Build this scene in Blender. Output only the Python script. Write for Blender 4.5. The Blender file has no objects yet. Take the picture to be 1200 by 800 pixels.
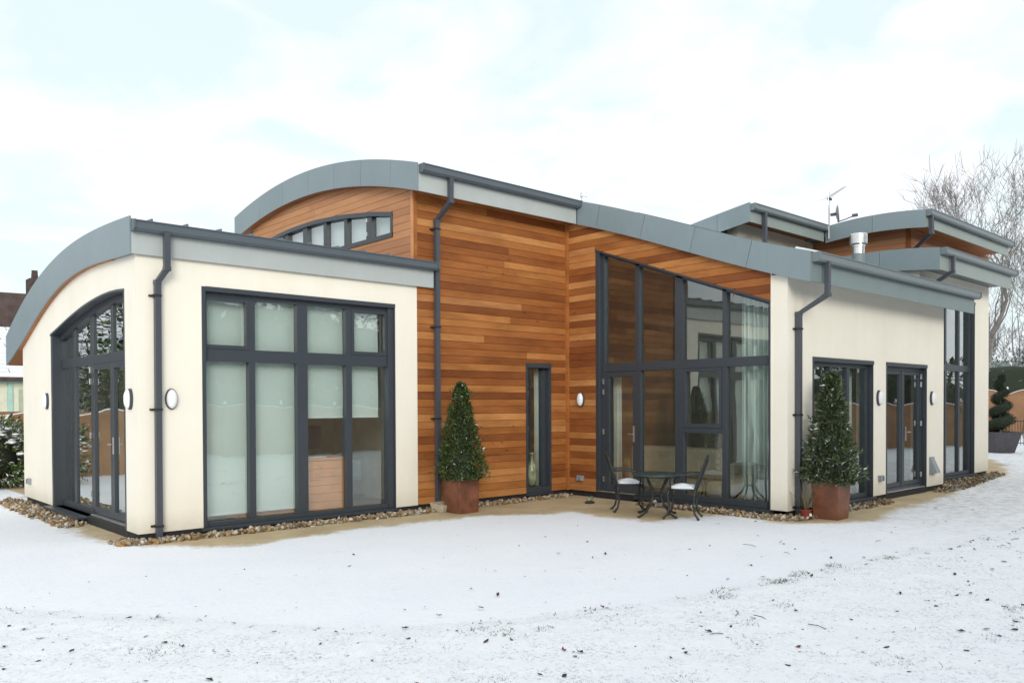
import bpy, bmesh, math, random
import numpy as np
from mathutils import Vector, Matrix
from mathutils.geometry import tessellate_polygon
random.seed(7); rng = np.random.default_rng(7)
R = math.radians
sc = bpy.context.scene
COL = sc.collection

# ------------------------------------------------------------------ camera
cam_d = bpy.data.cameras.new('camera'); cam = bpy.data.objects.new('camera', cam_d); COL.objects.link(cam)
F = Vector((0.67347525, 0.73907221, -0.01426037)); RT = Vector((0.73909925, -0.67358283, -0.00429829)); UP = Vector((0.01278229, 0.00764504, 0.99988908))
m = Matrix((RT, UP, -F)).transposed().to_4x4(); m.translation = Vector((-3.455, -10.8247, 1.62))
cam.matrix_world = m
cam_d.sensor_fit = 'HORIZONTAL'; cam_d.sensor_width = 36.0; cam_d.lens = 957.86 / 1200 * 36
cam_d.shift_y = 87.9 / 1200
cam_d.clip_start = 0.1; cam_d.clip_end = 3000
sc.camera = cam

# ------------------------------------------------------------------ world: bright thin overcast with pale blue gaps
w = bpy.data.worlds.new('World'); sc.world = w; w.use_nodes = True
nt = w.node_tree; nt.nodes.clear()
def N(t, ty, **k):
    n = t.nodes.new(ty)
    for a, b in k.items(): setattr(n, a, b)
    return n
SUN_EL, SUN_AZ = R(18), R(236)      # azimuth measured from +X, anticlockwise: where the sun stands
sky = N(nt, 'ShaderNodeTexSky', sky_type='NISHITA', sun_disc=False, sun_elevation=SUN_EL, sun_rotation=R(90) - SUN_AZ, air_density=1.0, dust_density=2.0)
tc = N(nt, 'ShaderNodeTexCoord'); sep = N(nt, 'ShaderNodeSeparateXYZ'); nt.links.new(tc.outputs['Generated'], sep.inputs[0])
# project the view direction on a flat cloud layer so clouds flatten to the horizon
zz = N(nt, 'ShaderNodeMath', operation='MAXIMUM'); nt.links.new(sep.outputs['Z'], zz.inputs[0]); zz.inputs[1].default_value = 0.0
za = N(nt, 'ShaderNodeMath', operation='ADD'); nt.links.new(zz.outputs[0], za.inputs[0]); za.inputs[1].default_value = 0.22
cx = N(nt, 'ShaderNodeMath', operation='DIVIDE'); cy = N(nt, 'ShaderNodeMath', operation='DIVIDE')
nt.links.new(sep.outputs['X'], cx.inputs[0]); nt.links.new(za.outputs[0], cx.inputs[1])
nt.links.new(sep.outputs['Y'], cy.inputs[0]); nt.links.new(za.outputs[0], cy.inputs[1])
cmb = N(nt, 'ShaderNodeCombineXYZ'); nt.links.new(cx.outputs[0], cmb.inputs[0]); nt.links.new(cy.outputs[0], cmb.inputs[1]); cmb.inputs[2].default_value = 3.1
n1 = N(nt, 'ShaderNodeTexNoise'); n1.inputs['Scale'].default_value = 2.3; n1.inputs['Detail'].default_value = 7; n1.inputs['Roughness'].default_value = 0.55; n1.inputs['Distortion'].default_value = 0.35
nt.links.new(cmb.outputs[0], n1.inputs['Vector'])
cr = N(nt, 'ShaderNodeValToRGB'); cr.color_ramp.elements[0].position = 0.42; cr.color_ramp.elements[1].position = 0.56
cr.color_ramp.elements[0].color = (0.20, 0.20, 0.20, 1); cr.color_ramp.elements[1].color = (1, 1, 1, 1)
nt.links.new(n1.outputs['Fac'], cr.inputs[0])
skm = N(nt, 'ShaderNodeVectorMath', operation='MULTIPLY'); nt.links.new(sky.outputs[0], skm.inputs[0]); skm.inputs[1].default_value = (1.08, 1.15, 1.0)
n2 = N(nt, 'ShaderNodeTexNoise'); n2.inputs['Scale'].default_value = 2.6; n2.inputs['Detail'].default_value = 8; n2.inputs['Roughness'].default_value = 0.5
nt.links.new(cmb.outputs[0], n2.inputs['Vector'])
cc = N(nt, 'ShaderNodeMixRGB'); cc.inputs[1].default_value = (7.5, 7.9, 8.5, 1); cc.inputs[2].default_value = (9.3, 9.35, 9.5, 1)
nt.links.new(n2.outputs['Fac'], cc.inputs[0])
mx = N(nt, 'ShaderNodeMixRGB'); nt.links.new(cr.outputs[0], mx.inputs[0]); nt.links.new(cc.outputs[0], mx.inputs[2])
base = N(nt, 'ShaderNodeMixRGB'); base.inputs[0].default_value = 0.72; base.inputs[2].default_value = (7.9, 9.3, 9.75, 1)
nt.links.new(skm.outputs[0], base.inputs[1]); nt.links.new(base.outputs[0], mx.inputs[1])
bg = N(nt, 'ShaderNodeBackground'); bg.inputs['Strength'].default_value = 0.1
nt.links.new(mx.outputs[0], bg.inputs['Color'])
wo = N(nt, 'ShaderNodeOutputWorld'); nt.links.new(bg.outputs[0], wo.inputs['Surface'])

sun_d = bpy.data.lights.new('sun', 'SUN'); sun_d.energy = 1.55; sun_d.angle = R(24); sun_d.color = (1.0, 0.95, 0.86)
sun = bpy.data.objects.new('sun', sun_d); COL.objects.link(sun)
sun.rotation_euler = Vector((math.cos(SUN_AZ) * math.cos(SUN_EL), math.sin(SUN_AZ) * math.cos(SUN_EL), math.sin(SUN_EL))).to_track_quat('Z', 'Y').to_euler()
sc.view_settings.view_transform = 'Standard'; sc.view_settings.look = 'None'; sc.view_settings.exposure = 0.33; sc.view_settings.gamma = 1.0
sc.cycles.max_bounces = 8; sc.cycles.transparent_max_bounces = 16

# ------------------------------------------------------------------ materials
def newmat(name):
    mt = bpy.data.materials.new(name); mt.use_nodes = True; t = mt.node_tree
    b = t.nodes['Principled BSDF']; return mt, t, b
def noise(t, scale, detail=4, rough=0.5, vec=None, sc3=None, dist=0.0):
    g = t.nodes.new('ShaderNodeNewGeometry'); v = vec or g.outputs['Position']
    if sc3:
        mp = t.nodes.new('ShaderNodeMapping'); mp.inputs['Scale'].default_value = sc3; t.links.new(v, mp.inputs[0]); v = mp.outputs[0]
    n = t.nodes.new('ShaderNodeTexNoise'); n.inputs['Scale'].default_value = scale; n.inputs['Detail'].default_value = detail; n.inputs['Roughness'].default_value = rough
    n.inputs['Distortion'].default_value = dist
    t.links.new(v, n.inputs['Vector']); return n
def ramp(t, fac, stops):
    r = t.nodes.new('ShaderNodeValToRGB'); e = r.color_ramp.elements
    while len(e) < len(stops): e.new(0.5)
    for i, (p, c) in enumerate(stops):
        e[i].position = p; e[i].color = (*c, 1)
    t.links.new(fac, r.inputs[0]); return r
def bump(t, b, h, strength, dist=0.01):
    bp = t.nodes.new('ShaderNodeBump'); bp.inputs['Strength'].default_value = strength; bp.inputs['Distance'].default_value = dist
    t.links.new(h, bp.inputs['Height']); t.links.new(bp.outputs[0], b.inputs['Normal']); return bp
def mix(t, fac, a, b, mode='MIX'):
    x = t.nodes.new('ShaderNodeMixRGB'); x.blend_type = mode
    for i, v in ((0, fac), (1, a), (2, b)):
        if isinstance(v, (int, float)): x.inputs[i].default_value = v
        elif isinstance(v, tuple): x.inputs[i].default_value = (*v, 1)
        else: t.links.new(v, x.inputs[i])
    return x.outputs[0]
def simple(name, col, rough=0.5, metal=0.0, var=0.12, vs=3.0, bs=0.0, bsc=60, spec=0.5, bd=0.004):
    mt, t, b = newmat(name)
    n = noise(t, vs, 5, 0.6)
    lo = tuple(max(0, c * (1 - var)) for c in col); hi = tuple(min(1, c * (1 + var)) for c in col)
    t.links.new(ramp(t, n.outputs['Fac'], [(0.3, lo), (0.7, hi)]).outputs[0], b.inputs['Base Color'])
    rr = t.nodes.new('ShaderNodeMapRange'); t.links.new(n.outputs['Fac'], rr.inputs[0]); rr.inputs[3].default_value = max(0, rough - 0.08); rr.inputs[4].default_value = min(1, rough + 0.08)
    t.links.new(rr.outputs[0], b.inputs['Roughness'])
    b.inputs['Metallic'].default_value = metal; b.inputs['Specular IOR Level'].default_value = spec
    if bs: bump(t, b, noise(t, bsc, 3, 0.6).outputs['Fac'], bs, bd)
    return mt
M = {}
def mk_render():
    mt, t, b = newmat('cream_render')
    n = noise(t, 0.9, 6, 0.6); st = noise(t, 1.6, 5, 0.65, sc3=(2.2, 2.2, 0.25))
    c = ramp(t, n.outputs['Fac'], [(0.25, (0.79, 0.745, 0.64)), (0.75, (0.85, 0.81, 0.715))]).outputs[0]
    sm = ramp(t, st.outputs['Fac'], [(0.30, (0.90, 0.89, 0.87)), (0.55, (1, 1, 1))]).outputs[0]
    c = mix(t, 0.28, c, sm, 'MULTIPLY')
    # splash dirt in the lowest 25 cm and faint patches of older repair near the eave of the gable
    g = t.nodes.new('ShaderNodeNewGeometry'); s = t.nodes.new('ShaderNodeSeparateXYZ'); t.links.new(g.outputs['Position'], s.inputs[0])
    mr = t.nodes.new('ShaderNodeMapRange'); t.links.new(s.outputs['Z'], mr.inputs[0]); mr.inputs[1].default_value = 0; mr.inputs[2].default_value = 0.28; mr.inputs[3].default_value = 0.6; mr.inputs[4].default_value = 0
    dn = noise(t, 5, 5, 0.7); dm = t.nodes.new('ShaderNodeMath'); dm.operation = 'MULTIPLY'; t.links.new(dn.outputs['Fac'], dm.inputs[0]); t.links.new(mr.outputs[0], dm.inputs[1])
    c = mix(t, dm.outputs[0], c, (0.46, 0.41, 0.31))
    t.links.new(c, b.inputs['Base Color']); b.inputs['Roughness'].default_value = 0.9; b.inputs['Specular IOR Level'].default_value = 0.2
    bump(t, b, noise(t, 260, 2, 0.7).outputs['Fac'], 0.35, 0.002)
    return mt
M['render'] = mk_render()
def mk_cedar(name, dark=1.0, pinkish=0.0):
    mt, t, b = newmat(name)
    oi = t.nodes.new('ShaderNodeObjectInfo')
    g = t.nodes.new('ShaderNodeNewGeometry')
    off = t.nodes.new('ShaderNodeVectorMath'); off.operation = 'MULTIPLY_ADD'
    cb = t.nodes.new('ShaderNodeCombineXYZ')
    for i in range(3): t.links.new(oi.outputs['Random'], cb.inputs[i])
    t.links.new(cb.outputs[0], off.inputs[0]); off.inputs[1].default_value = (37, 53, 19); t.links.new(g.outputs['Position'], off.inputs[2])
    a = ramp(t, oi.outputs['Random'], [(0.0, (0.25, 0.080, 0.024)), (0.18, (0.35, 0.122, 0.034)), (0.5, (0.44, 0.170, 0.048)), (0.8, (0.54, 0.235, 0.072)), (0.94, (0.64, 0.32, 0.12)), (1.0, (0.31, 0.10, 0.03))]).outputs[0]
    n1 = noise(t, 1.0, 5, 0.6, vec=off.outputs[0], sc3=(1.2, 1.2, 5))
    n2 = noise(t, 3.0, 6, 0.7, vec=off.outputs[0], sc3=(1.5, 1.5, 55), dist=0.6)
    c = mix(t, 1.0, a, ramp(t, n1.outputs['Fac'], [(0.25, (0.54, 0.49, 0.46)), (0.75, (1.02, 1.02, 1.02))]).outputs[0], 'MULTIPLY')
    c = mix(t, 1.0, c, ramp(t, n2.outputs['Fac'], [(0.3, (0.84, 0.78, 0.74)), (0.6, (1.06, 1.06, 1.06))]).outputs[0], 'MULTIPLY')
    v = t.nodes.new('ShaderNodeTexVoronoi'); v.inputs['Scale'].default_value = 2.3
    mp = t.nodes.new('ShaderNodeMapping'); mp.inputs['Scale'].default_value = (0.8, 0.8, 2.2); t.links.new(off.outputs[0], mp.inputs[0]); t.links.new(mp.outputs[0], v.inputs['Vector'])
    kn = ramp(t, v.outputs['Distance'], [(0.03, (0.35, 0.25, 0.2)), (0.075, (1, 1, 1))]).outputs[0]
    c = mix(t, 1.0, c, kn, 'MULTIPLY')
    if pinkish: c = mix(t, pinkish, c, (0.50, 0.27, 0.16))
    if dark != 1: c = mix(t, 1.0, c, (dark, dark, dark), 'MULTIPLY')
    t.links.new(c, b.inputs['Base Color']); b.inputs['Roughness'].default_value = 0.62; b.inputs['Specular IOR Level'].default_value = 0.25
    bump(t, b, n2.outputs['Fac'], 0.4, 0.003)
    return mt
M['cedar'] = mk_cedar('cedar_cladding'); M['cedar_weathered'] = mk_cedar('cedar_weathered', 1.1, 0.5); M['soffit'] = mk_cedar('cedar_soffit', 1.0, 0.3)
def mk_zinc(name, col, rough=0.42, metal=0.0):
    mt, t, b = newmat(name)
    n = noise(t, 1.3, 6, 0.65); n2 = noise(t, 14, 4, 0.6, sc3=(1, 1, 0.15)); oi = t.nodes.new('ShaderNodeObjectInfo')
    lo = tuple(c * 0.95 for c in col); hi = tuple(min(1, c * 1.05) for c in col)
    c = ramp(t, n.outputs['Fac'], [(0.3, lo), (0.7, hi)]).outputs[0]
    c = mix(t, 0.18, c, ramp(t, n2.outputs['Fac'], [(0.35, (0.9, 0.9, 0.9)), (0.65, (1.06, 1.06, 1.06))]).outputs[0], 'MULTIPLY')
    c = mix(t, 1.0, c, ramp(t, oi.outputs['Random'], [(0, (0.96, 0.96, 0.96)), (1, (1.03, 1.03, 1.03))]).outputs[0], 'MULTIPLY')
    t.links.new(c, b.inputs['Base Color']); b.inputs['Roughness'].default_value = rough; b.inputs['Metallic'].default_value = metal
    bump(t, b, noise(t, 1.8, 2, 0.5).outputs['Fac'], 0.25, 0.02)
    return mt
M['zinc'] = mk_zinc('grey_zinc', (0.205, 0.262, 0.285)); M['zinc_dark'] = mk_zinc('dark_zinc', (0.12, 0.15, 0.17))
M['fascia_pale'] = mk_zinc('pale_grey_fascia', (0.41, 0.445, 0.44), 0.55); M['fascia_mid'] = mk_zinc('mid_grey_fascia', (0.195, 0.245, 0.25), 0.5)
M['gutter'] = mk_zinc('gutter_grey', (0.085, 0.105, 0.125), 0.4)
M['gutter_pale'] = mk_zinc('gutter_pale_grey', (0.155, 0.185, 0.20), 0.4); M['fascia_sage'] = mk_zinc('sage_grey_fascia', (0.27, 0.315, 0.30), 0.5)
M['anthracite'] = mk_zinc('anthracite_powder_coat', (0.040, 0.049, 0.060), 0.38)
M['pipe'] = mk_zinc('downpipe_grey', (0.060, 0.068, 0.084), 0.42)
M['plinth'] = simple('black_plinth', (0.018, 0.019, 0.022), 0.7)
M['steel'] = simple('brushed_steel', (0.62, 0.62, 0.62), 0.3, 0.9, 0.08)
M['white_plastic'] = simple('white_diffuser', (0.80, 0.82, 0.84), 0.35, 0, 0.03)
M['grey_plastic'] = simple('grey_plastic', (0.26, 0.29, 0.32), 0.5)
M['dark_plastic'] = simple('dark_plastic', (0.05, 0.05, 0.07), 0.5)
M['corten'] = simple('rusty_brown_metal', (0.17, 0.062, 0.032), 0.45, 0.0, 0.45, 4.5, 0.15, 40)
M['iron'] = simple('cast_iron', (0.018, 0.024, 0.026), 0.45, 0.0, 0.25, 12, 0.3, 80)
M['table_green'] = simple('dark_green_metal', (0.028, 0.05, 0.048), 0.35)
M['snow'] = simple('settled_snow', (0.78, 0.80, 0.84), 0.7, 0, 0.03, 6, 0.6, 26, 0.3, 0.02)
M['wall_in'] = simple('interior_wall', (0.38, 0.35, 0.29), 0.9); M['floor_in'] = simple('interior_floor', (0.25, 0.17, 0.11), 0.5)
M['blind'] = simple('roller_blind_fabric', (0.74, 0.80, 0.785), 0.9, 0, 0.03, 2)
M['screen'] = simple('added_pale_sheet', (0.70, 0.76, 0.80), 0.9, 0, .05, .8); M['blind_hem'] = simple('blind_hem', (0.8, 0.85, 0.83), 0.6)
M['curtain'] = simple('pale_green_curtain', (0.64, 0.70, 0.66), 0.9, 0, 0.05)
M['sofa'] = simple('beige_upholstery', (0.50, 0.44, 0.33), 0.95, 0, 0.08, 8, 0.3, 60)
M['door_wood'] = simple('dark_brown_door', (0.10, 0.045, 0.022), 0.5)
M['pine'] = simple('pine_desk', (0.85, 0.36, 0.12), 0.5, 0, 0.15, 3)
M['terracotta'] = simple('red_plastic_pot', (0.20, 0.03, 0.022), 0.4)
M['concrete'] = simple('pale_concrete', (0.42, 0.38, 0.29), 0.9, 0, 0.15, 8, 0.3, 60)
M['bark'] = simple('bark', (0.19, 0.175, 0.165), 0.9, 0, 0.3, 6, 0.5, 30)
M['bark_pale'] = simple('frosted_bark', (0.20, 0.195, 0.195), 0.95, 0, 0.2, 6)
M['fence'] = simple('brown_fence_boards', (0.27, 0.145, 0.075), 0.8, 0, 0.25, 2)
M['soil'] = simple('soil', (0.05, 0.035, 0.025), 0.95)
M['flue'] = simple('galvanised_flue', (0.72, 0.72, 0.70), 0.22, 1.0, 0.1, 9)
M['pottery'] = simple('glazed_pottery', (0.22, 0.25, 0.15), 0.25, 0, 0.5, 9)
M['teal_paint'] = simple('pale_teal_paint', (0.36, 0.56, 0.50), 0.6); M['cream_paint'] = simple('cream_paint', (0.66, 0.66, 0.52), 0.8)
M['brown_roof'] = simple('brown_roof_tiles', (0.085, 0.060, 0.055), 0.9, 0, 0.35, 1.3, 0.8, 6, 0.2, 0.1)
M['grey_stone'] = simple('grey_planter_stone', (0.075, 0.07, 0.08), 0.7, 0, 0.2, 5)
def mk_attr(name, rough=0.8, spec=0.3, sub=0.0, bs=0.0, bsc=40):
    mt, t, b = newmat(name)
    a = t.nodes.new('ShaderNodeVertexColor'); a.layer_name = 'Col'
    n = noise(t, 30, 3, 0.6)
    c = mix(t, 1.0, a.outputs['Color'], ramp(t, n.outputs['Fac'], [(0.3, (0.8, 0.8, 0.8)), (0.7, (1.15, 1.15, 1.15))]).outputs[0], 'MULTIPLY')
    t.links.new(c, b.inputs['Base Color']); b.inputs['Roughness'].default_value = rough; b.inputs['Specular IOR Level'].default_value = spec
    if bs: bump(t, b, noise(t, bsc, 3, 0.6).outputs['Fac'], bs, 0.01)
    return mt
M['leaf'] = mk_attr('glossy_leaves', 0.38, 0.5); M['leaf_dull'] = mk_attr('dull_leaves', 0.8, 0.2); M['pebble'] = mk_attr('pebbles', 0.75, 0.3, bs=0.4)
M['frost_haze_core'] = simple('frosty_hazy_core', (.17, .19, .185), .95, 0, .35, 3); M['leaf_core'] = simple('foliage_shade_core', (.025, .034, .020), .95)  # solid cores: dark one paints shade inside foliage, pale one frost and haze
def mk_glass():
    mt = bpy.data.materials.new('window_glass'); mt.use_nodes = True; t = mt.node_tree; t.nodes.clear()
    g = t.nodes.new('ShaderNodeNewGeometry')
    n = noise(t, 1.1, 2, 0.4); bp = t.nodes.new('ShaderNodeBump'); bp.inputs['Strength'].default_value = 0.12; bp.inputs['Distance'].default_value = 0.03; t.links.new(n.outputs['Fac'], bp.inputs['Height'])
    fr = t.nodes.new('ShaderNodeFresnel'); fr.inputs[0].default_value = 1.9; t.links.new(bp.outputs[0], fr.inputs['Normal'])
    inv = t.nodes.new('ShaderNodeMath'); inv.operation = 'SUBTRACT'; inv.inputs[0].default_value = 1; t.links.new(g.outputs['Backfacing'], inv.inputs[1])
    mu = t.nodes.new('ShaderNodeMath'); mu.operation = 'MULTIPLY'; t.links.new(fr.outputs[0], mu.inputs[0]); t.links.new(inv.outputs[0], mu.inputs[1])
    mu2 = t.nodes.new('ShaderNodeMath'); mu2.operation = 'MULTIPLY'; mu2.use_clamp = True; mu2.inputs[1].default_value = 2.0; t.links.new(mu.outputs[0], mu2.inputs[0])
    tr = t.nodes.new('ShaderNodeBsdfTransparent'); tr.inputs[0].default_value = (0.90, 0.93, 0.915, 1)
    gl = t.nodes.new('ShaderNodeBsdfGlossy'); gl.inputs['Roughness'].default_value = 0.0; gl.inputs['Color'].default_value = (0.95, 1, 0.99, 1); t.links.new(bp.outputs[0], gl.inputs['Normal'])
    mxs = t.nodes.new('ShaderNodeMixShader'); t.links.new(mu2.outputs[0], mxs.inputs[0]); t.links.new(tr.outputs[0], mxs.inputs[1]); t.links.new(gl.outputs[0], mxs.inputs[2])
    o = t.nodes.new('ShaderNodeOutputMaterial'); t.links.new(mxs.outputs[0], o.inputs[0]); return mt
M['glass'] = mk_glass()
def mk_patio():
    mt, t, b = newmat('snow_over_resin_patio')
    a = t.nodes.new('ShaderNodeVertexColor'); a.layer_name = 'Col'; s = t.nodes.new('ShaderNodeSeparateColor'); t.links.new(a.outputs['Color'], s.inputs[0])
    nA = noise(t, 5.0, 7, 0.72); nB = noise(t, 45, 3, 0.7)
    def madd(x, k, y):
        q = t.nodes.new('ShaderNodeMath'); q.operation = 'MULTIPLY_ADD'; t.links.new(x, q.inputs[0]); q.inputs[1].default_value = k; t.links.new(y, q.inputs[2]); return q.outputs[0]
    tot = madd(nB.outputs['Fac'], 0.9, madd(nA.outputs['Fac'], 1.5, s.outputs[0]))
    f = ramp(t, tot, [(0.0, (0, 0, 0)), (1.0, (1, 1, 1))]); mrf = t.nodes.new('ShaderNodeMapRange'); t.links.new(tot, mrf.inputs[0]); mrf.inputs[1].default_value = 1.50; mrf.inputs[2].default_value = 2.0; f = mrf.outputs[0]
    sand = ramp(t, noise(t, 120, 3, 0.8).outputs['Fac'], [(0.3, (0.43, 0.33, 0.19)), (0.7, (0.66, 0.53, 0.34))]).outputs[0]
    wet = ramp(t, noise(t, 1.6, 5, 0.6).outputs['Fac'], [(0.35, (0.78, 0.77, 0.76)), (0.6, (1, 1, 1))]).outputs[0]
    sand = mix(t, 1.0, sand, wet, 'MULTIPLY')
    tint = ramp(t, noise(t, 0.7, 6, 0.6).outputs['Fac'], [(0.3, (0.83, 0.845, 0.885)), (0.7, (0.88, 0.89, 0.92))]).outputs[0]
    # thin spots in the snow film
    th = ramp(t, noise(t, 4.2, 8, 0.8, sc3=(1.0, 1.25, 1)).outputs['Fac'], [(0.27, (0.72, 0.68, 0.62)), (0.36, (1, 1, 1))]).outputs[0]
    gx = t.nodes.new('ShaderNodeNewGeometry'); sx = t.nodes.new('ShaderNodeSeparateXYZ'); t.links.new(gx.outputs['Position'], sx.inputs[0])
    mrx = t.nodes.new('ShaderNodeMapRange'); t.links.new(sx.outputs['X'], mrx.inputs[0]); mrx.inputs[1].default_value = 6; mrx.inputs[2].default_value = 12; mrx.inputs[3].default_value = 0.0; mrx.inputs[4].default_value = 0.75
    trod = ramp(t, noise(t, 6.5, 7, 0.8).outputs['Fac'], [(0.42, (0.62, 0.58, 0.52)), (0.54, (1, 1, 1))]).outputs[0]
    th = mix(t, mrx.outputs[0], th, trod)
    th2 = ramp(t, noise(t, 26, 6, 0.8, sc3=(1, 1, 1)).outputs['Fac'], [(0.30, (0.84, 0.84, 0.85)), (0.44, (1, 1, 1))]).outputs[0]
    sn = mix(t, 1.0, mix(t, 1.0, tint, th, 'MULTIPLY'), th2, 'MULTIPLY')
    t.links.new(mix(t, f, sand, sn), b.inputs['Base Color'])
    b.inputs['Roughness'].default_value = 0.75; b.inputs['Specular IOR Level'].default_value = 0.3
    hh = noise(t, 9, 6, 0.7); bump(t, b, hh.outputs['Fac'], 0.7, 0.015)
    return mt
M['patio'] = mk_patio()
def mk_lawn():
    mt, t, b = newmat('snowy_lawn')
    nA = noise(t, 9, 9, 0.8, sc3=(1, 1, 1)); nB = noise(t, 1.1, 5, 0.6)
    ad = t.nodes.new('ShaderNodeMath'); ad.operation = 'MULTIPLY_ADD'; t.links.new(nB.outputs['Fac'], ad.inputs[0]); ad.inputs[1].default_value = 0.42; t.links.new(nA.outputs['Fac'], ad.inputs[2])
    f = ramp(t, ad.outputs[0], [(0.475, (0, 0, 0)), (0.545, (1, 1, 1))]).outputs[0]
    gr = ramp(t, noise(t, 60, 3, 0.7).outputs['Fac'], [(0.3, (0.26, 0.29, 0.29)), (0.7, (0.56, 0.60, 0.61))]).outputs[0]
    sn = ramp(t, noise(t, 2.2, 6, 0.7).outputs['Fac'], [(0.3, (0.85, 0.87, 0.895)), (0.7, (0.90, 0.91, 0.925))]).outputs[0]
    sp = ramp(t, noise(t, 34, 6, 0.85).outputs['Fac'], [(0.40, (0.50, 0.53, 0.56)), (0.485, (1, 1, 1))]).outputs[0]
    pt = ramp(t, noise(t, 2.6, 4, 0.7).outputs['Fac'], [(0.40, (0.15, 0.15, 0.15)), (0.62, (1, 1, 1))]).outputs[0]
    sn = mix(t, pt, sn, mix(t, 1.0, sn, sp, 'MULTIPLY'))
    dk = ramp(t, noise(t, 17, 5, 0.85).outputs['Fac'], [(0.325, (0.30, 0.31, 0.33)), (0.375, (1, 1, 1))]).outputs[0]
    sn = mix(t, 1.0, sn, dk, 'MULTIPLY')
    t.links.new(mix(t, f, gr, sn), b.inputs['Base Color'])
    b.inputs['Roughness'].default_value = 0.8; b.inputs['Specular IOR Level'].default_value = 0.25
    bump(t, b, noise(t, 38, 6, 0.75).outputs['Fac'], 0.55, 0.012)
    return mt
M['lawn'] = mk_lawn()

# ------------------------------------------------------------------ builders
class MB:
    def __init__(s): s.v = []; s.f = []; s.c = []
    def add(s, vs, fs, col=None):
        o = len(s.v); s.v += [tuple(p) for p in vs]; s.f += [tuple(i + o for i in f) for f in fs]
        if col is not None: s.c += [col] * len(fs)
        return s
    def box(s, x0, x1, y0, y1, z0, z1):
        x0, x1 = sorted((x0, x1)); y0, y1 = sorted((y0, y1)); z0, z1 = sorted((z0, z1))
        return s.add([(x0, y0, z0), (x1, y0, z0), (x1, y1, z0), (x0, y1, z0), (x0, y0, z1), (x1, y0, z1), (x1, y1, z1), (x0, y1, z1)],
              [(0, 3, 2, 1), (4, 5, 6, 7), (0, 1, 5, 4), (1, 2, 6, 5), (2, 3, 7, 6), (3, 0, 4, 7)])
    def prism(s, loop, d, t):
        """loop: list of 3D points in one plane; extruded by vector d*t. Handles concave loops."""
        n = len(loop); a = [Vector(p) for p in loop]; dv = Vector(d) * t; bq = [p + dv for p in a]
        tr = tessellate_polygon([a])
        fs = [tuple(x) for x in tr] + [tuple(n + i for i in reversed(x)) for x in tr] + [(i, (i + 1) % n, (i + 1) % n + n, i + n) for i in range(n)]
        return s.add(a + bq, fs)
    def prism_hole(s, loop, hole, d, t):
        a = [Vector(p) for p in loop]; h = [Vector(p) for p in hole]; dv = Vector(d) * t; al = a + h; n = len(al)
        tr = tessellate_polygon([a, h])
        fs = [tuple(x) for x in tr] + [tuple(n + i for i in reversed(x)) for x in tr]
        fs += [(i, (i + 1) % len(a), (i + 1) % len(a) + n, i + n) for i in range(len(a))]
        k = len(a); fs += [(k + i, k + (i + 1) % len(h), k + (i + 1) % len(h) + n, k + i + n) for i in range(len(h))]
        return s.add(al + [p + dv for p in al], fs)
    def tube(s, pts, rad, n=8, caps=True, sq=False):
        pts = [Vector(p) for p in pts]; rad = rad if hasattr(rad, '__len__') else [rad] * len(pts)
        vs = []; fs = []; prev = None
        for i, p in enumerate(pts):
            d = (pts[min(i + 1, len(pts) - 1)] - pts[max(i - 1, 0)]).normalized()
            ref = prev if prev is not None else (Vector((0, 0, 1)) if abs(d.z) < 0.9 else Vector((1, 0, 0)))
            if sq: ref = Vector((1, 0, 0)) if abs(d.x) < 0.9 else Vector((0, 0, 1))
            x = (ref - d * ref.dot(d)).normalized(); y = d.cross(x); prev = x
            for k in range(n):
                a = 2 * math.pi * (k + (0.5 if sq else 0)) / n
                vs.append(p + (x * math.cos(a) + y * math.sin(a)) * rad[i])
        for i in range(len(pts) - 1):
            for k in range(n):
                fs.append((i * n + k, i * n + (k + 1) % n, (i + 1) * n + (k + 1) % n, (i + 1) * n + k))
        if caps: fs += [tuple(reversed(range(n))), tuple(range((len(pts) - 1) * n, len(pts) * n))]
        return s.add(vs, fs)
    def lathe(s, prof, c=(0, 0, 0), n=24, sx=1, sy=1):
        vs = []; fs = []
        for r, z in prof:
            for k in range(n):
                a = 2 * math.pi * k / n; vs.append((c[0] + r * sx * math.cos(a), c[1] + r * sy * math.sin(a), c[2] + z))
        for i in range(len(prof) - 1):
            for k in range(n): fs.append((i * n + k, i * n + (k + 1) % n, (i + 1) * n + (k + 1) % n, (i + 1) * n + k))
        fs += [tuple(reversed(range(n))), tuple(range((len(prof) - 1) * n, len(prof) * n))]
        return s.add(vs, fs)
    def obj(s, name, mat, parent=None, smooth=False, bevel=0.0, recalc=True):
        me = bpy.data.meshes.new(name); me.from_pydata(s.v, [], s.f)
        if s.c:
            ca = me.color_attributes.new('Col', 'FLOAT_COLOR', 'CORNER')
            arr = np.ones((len(me.loops), 4), dtype=np.float32); k = 0
            cnt = [len(f) for f in s.f]; arr[:, :3] = np.repeat(np.array(s.c, dtype=np.float32), cnt, axis=0)
            ca.data.foreach_set('color', arr.ravel())
        me.materials.append(M[mat] if isinstance(mat, str) else mat)
        if recalc:
            bm = bmesh.new(); bm.from_mesh(me); bmesh.ops.recalc_face_normals(bm, faces=bm.faces); bm.to_mesh(me); bm.free()
        if smooth: me.polygons.foreach_set('use_smooth', [True] * len(me.polygons))
        o = bpy.data.objects.new(name, me); COL.objects.link(o)
        if parent: o.parent = parent; o.matrix_parent_inverse = parent.matrix_world.inverted() if False else Matrix()
        if bevel:
            md = o.modifiers.new('bevel', 'BEVEL'); md.width = bevel; md.segments = 2; md.limit_method = 'ANGLE'
        return o
def tag(o, label=None, cat=None, group=None, kind=None):
    if label: o['label'] = label
    if cat: o['category'] = cat
    if group: o['group'] = group
    if kind: o['kind'] = kind
    return o
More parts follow.
